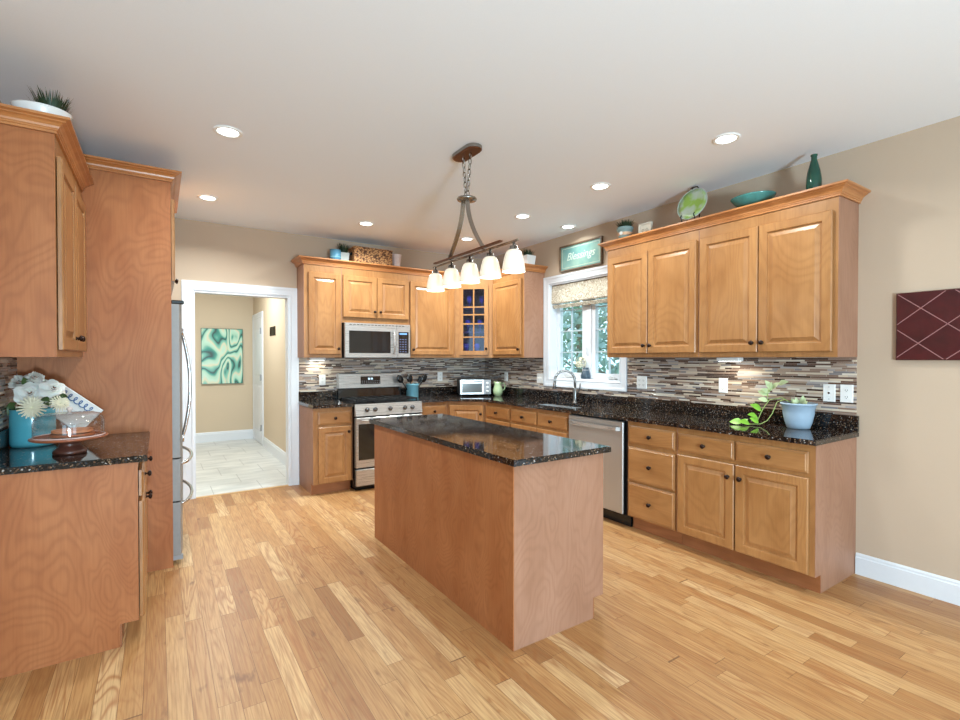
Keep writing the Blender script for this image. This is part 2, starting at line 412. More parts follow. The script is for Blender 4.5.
# hallway side door
def side_door():
    y0, y1, zt = 8.30, 9.06, 2.04
    e = struct(bpy.data.objects.new('door_1', None)); COL.objects.link(e)
    mb = MB(); casing(mb, y0, y1, 0, zt, .085, .02, lambda a, d, z: (HX-d, a, z)); mb.build('door_casing', WHITE, e)
    mb = MB().box(HX-.010, HX-.001, y0, y1, 0.01, zt)
    for z0, z1 in ((.2, .95), (1.1, 1.85)):
        for a, b in ((.09, .34), (.42, .67)):
            mb.loft([[(HX-.0101, y0+a, z0), (HX-.0101, y0+b, z0), (HX-.0101, y0+b, z1), (HX-.0101, y0+a, z1)],
                     [(HX-.016, y0+a+.03, z0+.03), (HX-.016, y0+b-.03, z0+.03), (HX-.016, y0+b-.03, z1-.03), (HX-.016, y0+a+.03, z1-.03)]])
    mb.build('door_leaf', WHITE, e)
    for z in (.28, 1.08, 1.82):
        MB().lathe([(.007, -.05), (.009, -.045), (.009, .045), (.007, .05)], (HX-.026, y0+.02, z), 10).box(HX-.021, HX-.017, y0-.01, y0+.045, z-.045, z+.045).build('hinge', GREYP, e)
side_door()

# kitchen window -------------------------------------------------------------
def kitchen_window():
    e = struct(bpy.data.objects.new('window_1', None)); COL.objects.link(e)
    mb = MB(); casing(mb, WY0, WY1, WZ0, WZ1, .088, .022, lambda a, d, z: (XR-d, a, z), True); mb.build('window_casing', WHITE, e)
    D = .15
    mb = MB(); mb.box(XR-.003, XR+D, WY0, WY0+.012, WZ0, WZ1).box(XR-.003, XR+D, WY1-.012, WY1, WZ0, WZ1)
    mb.box(XR-.003, XR+D, WY0+.012, WY1-.012, WZ0, WZ0+.012).box(XR-.003, XR+D, WY0+.012, WY1-.012, WZ1-.012, WZ1); mb.build('window_jamb', WHITE, e)
    x0, x1 = XR+.095, XR+.145
    ym = (WY0+WY1)/2
    MB().box(x0-.01, x1, ym-.045, ym+.045, WZ0+.013, WZ1-.013).build('mullion', WHITE, e)
    for a, b in ((WY0+.013, ym-.046), (ym+.046, WY1-.013)):
        s = .048; z0, z1 = WZ0+.014, WZ1-.014
        mb = MB().box(x0, x1, a, a+s, z0, z1).box(x0, x1, b-s, b, z0, z1).box(x0, x1, a+s, b-s, z0, z0+s+.01).box(x0, x1, a+s, b-s, z1-s, z1)
        f = mb.build('window_sash', WHITE, e)
        MB().box(x0+.02, x0+.026, a+s, b-s, z0+s, z1-s).build('window_pane', PANE, f)
        mb = MB(); c = (a+b)/2; mb.box(x0+.012, x0+.034, c-.006, c+.006, z0+s, z1-s)
        for k in (1, 2, 3):
            z = z0+s+(z1-z0-2*s)*k/4; mb.box(x0+.0121, x0+.0339, a+s, b-s, z-.006, z+.006)
        mb.build('muntin', plain('grey_muntin', (188, 198, 204), .4), f)
    for y in (3.335, 3.96):
        MB().cham(XR+.055, XR+.095, y-.05, y+.05, WZ0+.0125, WZ0+.034, .008).tube([(XR+.07, y-.02, WZ0+.034), (XR+.06, y+.02, WZ0+.046), (XR+.05, y+.055, WZ0+.04)], .005).build('window_crank', plain('crank_metal', (186, 186, 184), .4, .4), e)
    # curl-tipped sash lock handles on the mullion
    MB().tube([(x0-.012, ym, 1.42), (x0-.03, ym, 1.44), (x0-.03, ym, 1.50)], .006).build('sash_lock', WHITE, e)
kitchen_window()
# windows of the dining end
for i, (ax, a0, a1) in enumerate((('y', -2.475, -.925), ('y', -.275, 1.275), ('y', 1.775, 3.325), ('x', -2.9, -.3))):
    mb = MB(); f = (lambda a, d, z: (a, -4.5+d, z)) if ax == 'y' else (lambda a, d, z: (-3.5+d, a, z))
    casing(mb, a0, a1, .47, 2.43, .09, .02, f, True); struct(mb.build('window_%d' % (i+2), WHITE))

# backsplash
def splash(name, boxes):
    mb = MB()
    for b in boxes: mb.box(*b)
    return tag(mb.build(name, MOS), '', 'backsplash')
s = .008
def add_splash(label, boxes): splash('mosaic_backsplash', boxes)['label'] = label
add_splash('brown and grey glass strip mosaic backsplash on the right wall under the cabinets and window', [(XR-s, XR-.0005, 1.255, WY0-.09, 1.016, 1.392), (XR-s, XR-.0005, WY0-.09, WY1+.09, 1.016, WZ0-.09), (XR-s, XR-.0005, WY1+.09, YB-s, 1.016, 1.392)])
add_splash('brown and grey strip mosaic backsplash on the back wall behind the range', [(1.262, XR-s-.0005, YB-s, YB-.0005, 1.016, 1.386)])
add_splash('small strip mosaic backsplash on the left wall behind the white roses', [(XL+.0005, XL+s, 2.870, 3.770, 1.016, 1.385)])

# ------------------------------------------------------------------ cabinets
def knob(parent, x, z, y=-.0195, r=.0155):
    mb = MB(); mb.smooth = True
    mb.lathe([(.010, 0), (.009, .003), (.0055, .005), (.0055, .012), (r, .018), (r*1.05, .022), (r*.85, .028), (r*.3, .031)], (x, y, z), 14, 'y')
    return mb.build('knob', BRONZE, parent)
def ringrect(x0, x1, z0, z1, i, y): return [(x0+i, y, z0+i), (x1-i, y, z0+i), (x1-i, y, z1-i), (x0+i, y, z1-i)]
def raised_door(x0, x1, z0, z1, st=.056):
    mb = MB(); pr = [(0, 0), (0, -.014), (.005, -.019), (st-.004, -.019), (st, -.0175), (st+.003, -.009), (st+.012, -.008), (st+.034, -.0160), (st+.037, -.0180)]
    return mb.loft([ringrect(x0, x1, z0, z1, i, y) for i, y in pr])
def slab_front(x0, x1, z0, z1):
    return MB().loft([ringrect(x0, x1, z0, z1, i, y) for i, y in [(0, 0), (0, -.011), (.004, -.0135), (.010, -.015), (.014, -.019)]])
def cabinet(name, label, cat, loc, rz, w, d, z0, z1, fronts, group=None, toe=True, end=VEN_DAY, frame=FRONT, backpanel=None, side_mat=None):
    e = thing(name, label, cat, loc, rz, group)
    mb = MB(); zt = z0; sk = .003
    if toe:
        zt = z0+.11
        # carcass sides follow the toe notch: one profile extruded over the width
        prof = [(.0195, zt), (.075, zt), (.075, z0), (d, z0), (d, z1), (.0195, z1)]
        mb.loft([[(x, y, z) for y, z in prof] for x in (sk, w-sk)])
    else: mb.box(sk, w-sk, .0195, d, z0, z1)
    for xa in (0, w-.003):     # end panels cover the sides of the face frame
        if toe: mb.box(xa, xa+.003, 0, .0752, zt, z1).box(xa, xa+.003, .0752, d, z0, z1)
        else: mb.box(xa, xa+.003, 0, d, z0, z1)
    mb.build('carcass', end, e)
    if toe: MB().box(.001, w-.001, .068, .0745, z0, zt-.001).build('toe_board', TOE, e)
    MB().box(.0032, w-.0032, 0, .019, zt+.0002, z1-.0002).build('face_frame', frame, e)
    for f in fronts:
        k = f[0]; x0, x1, a, b = f[1:5]
        mb = raised_door(x0, x1, a, b) if k == 'door' else slab_front(x0, x1, a, b)
        o = mb.build({'door': 'door', 'drawer': 'drawer_front', 'panel': 'false_drawer_front'}[k], FRONT if k == 'door' else FRONTH, e, (0, -.0035, 0))
        if len(f) > 5 and f[5]: knob(o, *f[5])
    return e
RW, BW, LW = -pi/2, 0.0, pi/2

# right wall uppers: local x runs towards the camera
UZ0, UZ1 = 1.393, 2.372
FXU = XR-.29
dz0, dz1 = UZ0+.035, 2.292
cabinet('wall_cabinet', 'two-door maple wall cabinet beside the kitchen window, under the ribboned pot', 'cabinet', (FXU, 3.081, 0), RW, .910, .289, UZ0, UZ1,
        [('door', .022, .452, dz0, dz1, (.452-.028, dz0+.065)), ('door', .459, .895, dz0, dz1, (.459+.028, dz0+.065))], toe=False)
cabinet('wall_cabinet', 'two-door maple wall cabinet under the dark green bottle vase, nearest to the red wall panel', 'cabinet', (FXU, 2.170, 0), RW, .917, .289, UZ0, UZ1,
        [('door', .014, .444, dz0, dz1, (.444-.030, dz0+.065)), ('door', .451, .888, dz0, dz1, (.451+.030, dz0+.065))], toe=False)
# back wall uppers
FYU = YB-.30
cabinet('wall_cabinet', 'narrow one-door maple wall cabinet next to the doorway, left of the microwave', 'cabinet', (1.246, FYU, 0), BW, .398, .299, UZ0, UZ1,
        [('door', .045, .385, dz0, dz1, (.385-.03, dz0+.06))], toe=False)
cabinet('wall_cabinet', 'short two-door maple wall cabinet above the microwave, under the wicker basket', 'cabinet', (1.645, FYU, 0), BW, .800, .299, 1.775, UZ1,
        [('door', .012, .396, 1.835, dz1, (.396-.03, 1.905)), ('door', .404, .792, 1.835, dz1, (.404+.03, 1.905))], toe=False)
cabinet('wall_cabinet', 'one-door maple wall cabinet between the microwave and the glass-door corner cabinet', 'cabinet', (2.446, FYU, 0), BW, .628, .299, UZ0, UZ1,
        [('door', .012, .590, dz0, dz1, (.012+.03, dz0+.06))], toe=False)
FXS = XR-.30
cabinet('wall_cabinet', 'one-door maple wall cabinet left of the window, beside the glass-door cabinet', 'cabinet', (FXS, 4.914, 0), RW, .624, .299, UZ0, UZ1,
        [('door', .03, .585, dz0, dz1, (.585-.03, dz0+.06))], toe=False, end=VEN_DAY)

def glass_corner():
    A, B = Vector((3.0755, FYU)), Vector((FXS, 4.9155)); W = (B-A).length; ang = math.atan2(B.y-A.y, B.x-A.x)
    e = thing('corner_cabinet', 'diagonal maple corner wall cabinet with a glass lattice door', 'cabinet', (A.x, A.y, 0), ang)
    M = Matrix.Rotation(-ang, 4, 'Z') @ Matrix.Translation((-A.x, -A.y, 0))
    poly = [(A.x+.002, A.y+.014), (B.x+.006, B.y+.004), (XR-.001, B.y+.002), (XR-.001, YB-.001), (A.x+.002, YB-.001)]
    inn = lambda z0, z1: MB().prism(poly, z0, z1)
    mb = inn(UZ0, UZ0+.02); st = len(mb.v)
    mb.prism(poly, UZ1-.02, UZ1)
    mb.box(A.x+.002, A.x+.012, A.y+.02, YB-.001, UZ0+.021, UZ1-.021).box(B.x+.02, XR-.001, B.y+.002, B.y+.012, UZ0+.021, UZ1-.021)
    mb.box(A.x+.012, XR-.001, YB-.012, YB-.001, UZ0+.021, UZ1-.021).box(XR-.012, XR-.001, B.y+.012, YB-.012, UZ0+.021, UZ1-.021)
    mb.xf(M).build('carcass', plain('shaded_cabinet_interior', (66, 50, 84), .6, var=.1), e)  # wood inside; its shade and violet reflection are put into the colour
    for z in (1.70, 2.0):
        MB().prism([(x*.96+.13, y*.985+.075) for x, y in poly], z, z+.015).xf(M).build('shelf', plain('shaded_interior_shelf', (80, 62, 92), .5), e)  # shelves carry the same painted shade as the interior
    dx0, dx1 = .055, W-.05
    MB().box(0.0, dx0+.03, 0, .019, UZ0, UZ1).box(dx1-.03, W, 0, .019, UZ0, UZ1).box(dx0+.03, dx1-.03, 0, .019, UZ0, dz0+.03).box(dx0+.03, dx1-.03, 0, .019, dz1-.03, UZ1).build('face_frame', FRONT, e)
    s = .05; mb = MB()
    for b in ((dx0, dx0+s, dz0, dz1), (dx1-s, dx1, dz0, dz1), (dx0+s, dx1-s, dz0, dz0+s), (dx0+s, dx1-s, dz1-s, dz1)): mb.box(b[0], b[1], -.0195, -.0005, b[2], b[3])
    d = mb.build('door', FRONT, e)
    mb = MB(); c = (dx0+dx1)/2; mb.box(c-.008, c+.008, -.018, -.006, dz0+s, dz1-s)
    for fz in (.20, .265, .415, .50, .60, .70, .82):
        pass
    zz0, zz1 = dz0+s, dz1-s
    for z in (1.648, 1.812, 1.925, 2.02): mb.box(dx0+s, dx1-s, -.0179, -.0061, z-.008, z+.008)
    mb.build('lattice', FRONT, d)
    MB().box(dx0+s, dx1-s, -.0055, -.003, zz0, zz1).build('glass_pane', pane_mat('cabinet_glass', (.62, .60, .82), 1.6), d)
    knob(d, dx1-.024, dz0+.075)
    return e
glass_corner()

# right wall bases
BZ1 = .883; FXB = XR-.572; DB = .571
def dr(x0, x1, z0, z1): return ('drawer', x0, x1, z0, z1, ((x0+x1)/2, (z0+z1)/2))
cabinet('base_cabinet', 'maple base cabinet with two drawers over two doors, at the end by the white baseboard', 'cabinet', (FXB, 2.156, 0), RW, .903, DB, 0, BZ1,
        [dr(.013, .428, .713, .838), dr(.440, .868, .713, .838), ('door', .013, .431, .118, .686, (.431-.036, .60)), ('door', .440, .870, .118, .686, (.440+.036, .60))], end=VEN_DAY)
cabinet('base_cabinet', 'three-drawer maple base cabinet right of the dishwasher', 'cabinet', (FXB, 2.606, 0), RW, .449, DB, 0, BZ1,
        [dr(.018, .438, .707, .845), dr(.018, .438, .408, .676), dr(.018, .438, .118, .390)])
cabinet('base_cabinet', 'maple sink base cabinet with two false drawer fronts left of the dishwasher', 'cabinet', (FXB, 4.172, 0), RW, .893, DB, 0, .700,
        [], toe=True)
sink_cab = [o for o in COL.objects if o.get('label', '').startswith('maple sink base')][0]
for o in list(sink_cab.children):
    if o.name.startswith('face_frame'): o.data = MB().box(0, .893, 0, .019, .11, BZ1).build('tmp', FRONT).data; tmp = bpy.data.objects['tmp']; bpy.data.objects.remove(tmp)
for f in (('panel', .020, .436, .713, .838), ('panel', .452, .876, .713, .838)):
    o = slab_front(*f[1:5]).build('false_drawer_front', FRONTH, sink_cab, (0, -.0035, 0)); knob(o, (f[1]+f[2])/2, .775)
for f, kx in (((.020, .440, .118, .686), .404), ((.448, .876, .118, .686), .484)):
    o = raised_door(*f).build('door', FRONT, sink_cab, (0, -.0035, 0)); knob(o, kx, .60)
cabinet('base_cabinet', 'maple base cabinet with one drawer over one door, left of the sink cabinet', 'cabinet', (FXB, 4.652, 0), RW, .479, DB, 0, BZ1,
        [dr(.015, .465, .713, .838), ('door', .015, .465, .118, .686, (.43, .60))])
FYB = YB-.572
cabinet('base_cabinet', 'maple base cabinet with one drawer, between the range and the corner cabinet', 'cabinet', (2.447, FYB, 0), BW, .361, DB, 0, BZ1,
        [dr(.018, .335, .713, .838), ('door', .018, .335, .118, .686, (.06, .60))])
cabinet('base_cabinet', 'narrow maple base cabinet with drawer and door, between the doorway and the range', 'cabinet', (1.264, FYB, 0), BW, .404, DB, 0, BZ1,
        [dr(.05, .385, .713, .838), ('door', .05, .385, .118, .686, (.355, .63))], end=VEN_DAY)
def corner_base():
    A, B = Vector((2.8095, FYB)), Vector((FXB, 4.6535)); W = (B-A).length; ang = math.atan2(B.y-A.y, B.x-A.x)
    e = thing('corner_cabinet', 'diagonal maple corner base cabinet with a single raised-panel door', 'cabinet', (A.x, A.y, 0), ang)
    M = Matrix.Rotation(-ang, 4, 'Z') @ Matrix.Translation((-A.x, -A.y, 0))
    MB().prism([(A.x+.002, A.y+.016), (B.x+.014, B.y+.002), (XR-.001, B.y+.002), (XR-.001, YB-.001), (A.x+.002, YB-.001)], .11, BZ1).xf(M).build('carcass', VEN_DAY, e)
    MB().box(.001, W-.001, .06, .07, 0, .109).build('toe_board', TOE, e)
    MB().box(.001, W-.001, 0, .014, .11, BZ1).build('face_frame', FRONT, e)
    d = raised_door(.03, W-.03, .118, .838).build('door', FRONT, e, (0, -.0035, 0)); knob(d, W-.06, .74)
corner_base()

# left side
cabinet('base_cabinet', 'maple base cabinet with plain end panel at the left, under the white roses', 'cabinet', (-.109, 2.862, 0), LW, .911, .609, 0, BZ1,
        [dr(.015, .452, .713, .838), dr(.464, .903, .713, .838), ('door', .015, .452, .118, .686, (.42, .61)), ('door', .464, .903, .118, .686, (.50, .61))], end=VEN)
LZ1 = 2.392
cabinet('wall_cabinet', 'maple wall cabinet at the upper left, under the potted grass', 'cabinet', (-.405, 2.862, 0), LW, .911, .301, 1.391, LZ1,
        [('door', .03, .452, 1.425, 2.305, (.42, 1.49)), ('door', .464, .89, 1.425, 2.305, (.50, 1.49))], toe=False, end=VEN)
tag(MB().box(XL+.001, .052, 3.775, 3.794, 0, 2.54).build('tall_panel', VEN), 'tall maple side panel standing beside the refrigerator', 'panel')
tag(MB().box(XL+.001, .052, 4.740, 4.759, 0, 2.54).build('tall_panel', VEN), 'hidden far maple side panel behind the refrigerator', 'panel')
cabinet('wall_cabinet', 'maple cabinet above the refrigerator behind the tall panel', 'cabinet', (.052, 3.7945, 0), LW, .9445, .755, 1.88, 2.54,
        [('door', .02, .466, 1.90, 2.44, (.44, 1.96)), ('door', .474, .925, 1.90, 2.44, (.50, 1.96))], toe=False, end=VEN)

# island: doors on the working side, plain veneer on the others
e = cabinet('kitchen_island', 'large plain maple island cabinet standing in the middle of the floor', 'island', (1.978, 1.797, 0), LW, 1.763, .604, 0, BZ1,
        [q for k in range(4) for q in (dr(.02+k*.435, .435+k*.435, .713, .838), ('door', .02+k*.435, .435+k*.435, .118, .686, (.06+k*.435, .60)))], end=VEN_DAY)
MB().box(0, 1.763, .6042, .6100, 0, BZ1).build('back_panel', VEN, e)  # same veneer as the ends, without their painted daylight

# crown mouldings
def crown(name, label, path, z0, z1, out, side, m=TRIMW, close=()):
    pts = [Vector(p) for p in path]; n = len(pts)
    H = z1-z0
    prof = [(0, 0), (.010, 0), (.010, H*.15), (.015, H*.19), (.015, H*.27), (.019, H*.31), (.022, H*.45), (.032, H*.60), (.046, H*.69), (.046, H*.75), (.052, H*.79), (out, H*.83), (out, H)]
    segn = []
    for i in range(n-1):
        d = (pts[i+1]-pts[i]).normalized(); segn.append(Vector((d.y, -d.x))*side)
    rings = []
    for i, p in enumerate(pts):
        if i == 0: m_ = segn[0]; 
        elif i == n-1: m_ = segn[-1]
        else:
            m_ = (segn[i-1]+segn[i]); m_ = m_ / m_.dot(segn[i])
        rings.append([(p.x+m_.x*o, p.y+m_.y*o, z0+z) for o, z in prof] + [(p.x, p.y, z0+H)])
    mb = MB().loft(rings)
    # lid board
    mb.prism([tuple(p) for p in path] + list(close), z1-.012, z1-.0005)
    return tag(mb.build(name, m), label, 'moulding')
crown('crown_moulding', 'maple crown moulding on the right wall cabinets', [(XR-.001, 3.082), (FXU, 3.082), (FXU, 1.252), (XR-.001, 1.252)], 2.3725, 2.442, .062, 1)
cm = crown('crown_moulding', 'maple crown moulding along the back wall cabinets, carrying the wicker basket', [(XR-.001, 4.289), (FXS, 4.289), (FXS, 4.9155), (3.0755, FYU), (1.245, FYU), (1.245, YB-.001)], 2.3725, 2.442, .062, -1, close=[(XR-.001, YB-.001)])
crown('crown_moulding', 'maple crown moulding at the upper left, below the potted grass', [(XL+.001, 2.861), (-.405, 2.861), (-.405, 3.7735)], 2.3925, 2.456, .062, 1, close=[(XL+.001, 3.7735)])
crown('crown_moulding', 'maple crown moulding on top of the refrigerator surround', [(XL+.001, 3.774), (.052, 3.774), (.052, 4.760)], 2.5405, 2.604, .062, 1, close=[(XL+.001, 4.760)])

# ------------------------------------------------------------------ worktops
CT = .914; CB = .8835
def slab(name, label, outer, hole=None, z0=CB, z1=CT, splash=None, splash_boxes=()):
    bm = bmesh.new(); edges = []
    for loop in ([outer] + ([hole] if hole else [])):
        vs = [bm.verts.new((x, y, z0)) for x, y in loop]
        edges += [bm.edges.new((vs[i], vs[(i+1) % len(vs)])) for i in range(len(vs))]
    bmesh.ops.triangle_fill(bm, use_beauty=True, use_dissolve=False, edges=edges)
    r = bmesh.ops.extrude_face_region(bm, geom=bm.faces[:])
    bmesh.ops.translate(bm, vec=(0, 0, z1-z0), verts=[g for g in r['geom'] if isinstance(g, bmesh.types.BMVert)])
    bmesh.ops.recalc_face_normals(bm, faces=bm.faces)
    sharp = [e for e in bm.edges if len(e.link_faces) == 2 and e.calc_face_angle(0) > .5 and all(v.co.z > z1-.001 for v in e.verts)]
    bmesh.ops.bevel(bm, geom=sharp, offset=.004, segments=2, affect='EDGES')
    me = bpy.data.meshes.new(name); bm.to_mesh(me); bm.free(); me.materials.append(GRA)
    o = bpy.data.objects.new(name, me); COL.objects.link(o); tag(o, label, 'worktop')
    if splash_boxes:
        mb = MB()
        for b in splash_boxes: mb.box(*b)
        mb.build('upstand', GRA, o)
    return o
ov = .022; G = .0012
SX0, SX1, SY0, SY1 = 3.215, 3.575, 3.31, 4.07
slab('granite_worktop', 'long black granite worktop around the corner under the window, with the sink cut in',
     [(2.446, FYB-.019-ov+.0), (2.80, FYB-.019-ov), (FXB-.019-ov, 4.64), (FXB-.019-ov, 1.240), (XR-.001, 1.240), (XR-.001, YB-.001), (2.446, YB-.001)],
     hole=[(SX0, SY0), (SX1, SY0), (SX1, SY1), (SX0, SY1)],
     splash_boxes=[(XR-.021, XR-.001, 1.240, YB-.022, CT+.0002, 1.0155), (2.446, XR-.021, YB-.0215, YB-.001, CT+.0002, 1.0155)])
slab('granite_worktop', 'small black granite worktop between the doorway and the range', [(1.255, FYB-.041), (1.671, FYB-.041), (1.671, YB-.001), (1.255, YB-.001)],
     splash_boxes=[(1.255, 1.671, YB-.0215, YB-.001, CT+.0002, 1.0155)])
slab('granite_worktop', 'glossy granite worktop at the left, holding the turquoise vase and cake stand', [(XL+.001, 2.845), (-.069, 2.845), (-.069, 3.773), (XL+.001, 3.773)],
     splash_boxes=[(XL+.001, XL+.021, 2.845, 3.773, CT+.0002, 1.0155)])
slab('granite_worktop', 'glossy black speckled granite top on the island', [(1.346, 1.762), (2.000, 1.762), (2.000, 3.614), (1.346, 3.614)])

# sink and faucet
def sink():
    e = thing('kitchen_sink', 'stainless steel sink sunk in the granite under the window', 'sink', (SX0, SY0, 0))
    W, L = SX1-SX0, SY1-SY0
    mb = MB()
    for (a, b) in ((0.001, L/2-.012), (L/2+.012, L-.001)):
        o = [(.001, a), (W-.001, a), (W-.001, b), (.001, b)]
        mb.loft([[(x, y, CB-.002) for x, y in o], [(x+(.012 if x < W/2 else -.012), y+(.012 if y < (a+b)/2 else -.012), CB-.175) for x, y in o]], False, True)
    mb.box(.001, W-.001, L/2-.012, L/2+.012, CB-.03, CB-.002)
    mb.build('basin', steel_mat('sink_steel', (206, 208, 210), .22), e)
    for y in (L*.25, L*.75): MB().lathe([(.04, 0), (.04, .004), (.02, .002)], (W/2, y, CB-.1745), 16).build('drain', CHROME, e)
sink()
def faucet():
    e = thing('faucet', 'tall curved brushed nickel faucet behind the sink', 'faucet', (3.632, 3.695, CT))
    mb = MB(); mb.smooth = True
    mb.lathe([(.030, 0), (.030, .006), (.022, .012), (.019, .05), (.022, .10), (.018, .14), (.012, .17)], (0, 0, 0), 16)
    FN = steel_mat('faucet_nickel', (128, 126, 124), .25); mb.build('faucet_body', FN, e)
    mb = MB(); mb.smooth = True; pts = []; d = Vector((-.80, .60))
    for k in range(15):
        a = pi*k/14; r = .105; q = r-r*cos(a); pts.append((d.x*q, d.y*q, .235+r*sin(a)))
    pts = [(0, 0, .15)] + pts + [(d.x*.212, d.y*.212, .20)]
    mb.tube(pts, .0135, 10); mb.build('spout', FN, e)
    mb = MB(); mb.smooth = True; mb.lathe([(.012, 0), (.019, .006), (.017, .05), (.012, .06)], (d.x*.213, d.y*.213, .150), 12); mb.build('spray_head', FN, e)
    MB().tube([(0, -.018, .10), (.006, -.05, .13), (.01, -.062, .17), (.01, -.066, .21)], [.011, .010, .008, .006], 8).build('lever', FN, e)
faucet()

# ------------------------------------------------------------------ appliances
def refrigerator():
    Y0, Y1 = 3.812, 4.716; e = thing('refrigerator', 'stainless steel french-door refrigerator behind the tall maple panel', 'refrigerator', (0, 0, 0))
    MB().box(XL+.03, .040, Y0, Y1, .03, 1.76).build('cabinet_body', STEELD, e)
    MB().box(XL+.03, .045, Y0+.01, Y1-.01, 0, .029).build('kick_plate', BLACK, e)
    def door(y0, y1, z0, z1, nm):
        ys = [y0+(y1-y0)*i/10 for i in range(11)]; yc, hw = (Y0+Y1)/2, (Y1-Y0)/2
        front = [(.104+.016*(1-((y-yc)/hw)**2), y) for y in ys]
        front[0] = (front[0][0]-.008, front[0][1]); front[-1] = (front[-1][0]-.008, front[-1][1])
        poly = [(.045, y0)] + front + [(.045, y1)]
        return MB().prism(poly, z0, z1).build(nm, STEELD, e)
    ym = (Y0+Y1)/2; zs = (.060, .440, .452, .628, .640, 1.748)
    ds = [door(Y0, ym-.002, .719, 1.748, 'door'), door(ym+.002, Y1, .719, 1.748, 'door'), door(Y0, Y1, .428, .708, 'drawer'), door(Y0, Y1, .060, .417, 'drawer')]
    for d, y in ((ds[0], ym-.04), (ds[1], ym+.04)):
        pts = [(.122+.055*sin(pi*k/14)**.8, y, .79+.79*k/14) for k in range(15)]
        mb = MB(); mb.smooth = True; mb.tube(pts, .0095, 8).box(.116, .135, y-.014, y+.014, .765, .815).box(.116, .135, y-.014, y+.014, 1.555, 1.605); mb.build('handle', CHROME, d)
    for d, z in ((ds[2], .666), (ds[3], .392)):
        mb = MB(); mb.smooth = True
        mb.tube([(.104+.078*math.sin(pi*k/16)**.55, Y0+.07+(Y1-Y0-.14)*k/16, z) for k in range(17)], .0115, 8)
        mb.build('handle', CHROME, d)
    for y in (Y0+.03, Y1-.03): MB().cham(.05, .125, y-.025, y+.025, 1.749, 1.775, .006).build('hinge_cover', BLACK, e)
    MB().box(.05, .11, Y0+.005, Y0+.035, .03, .058).box(.05, .11, Y1-.035, Y1-.005, .03, .058).build('foot_cover', GREYP, e)
refrigerator()

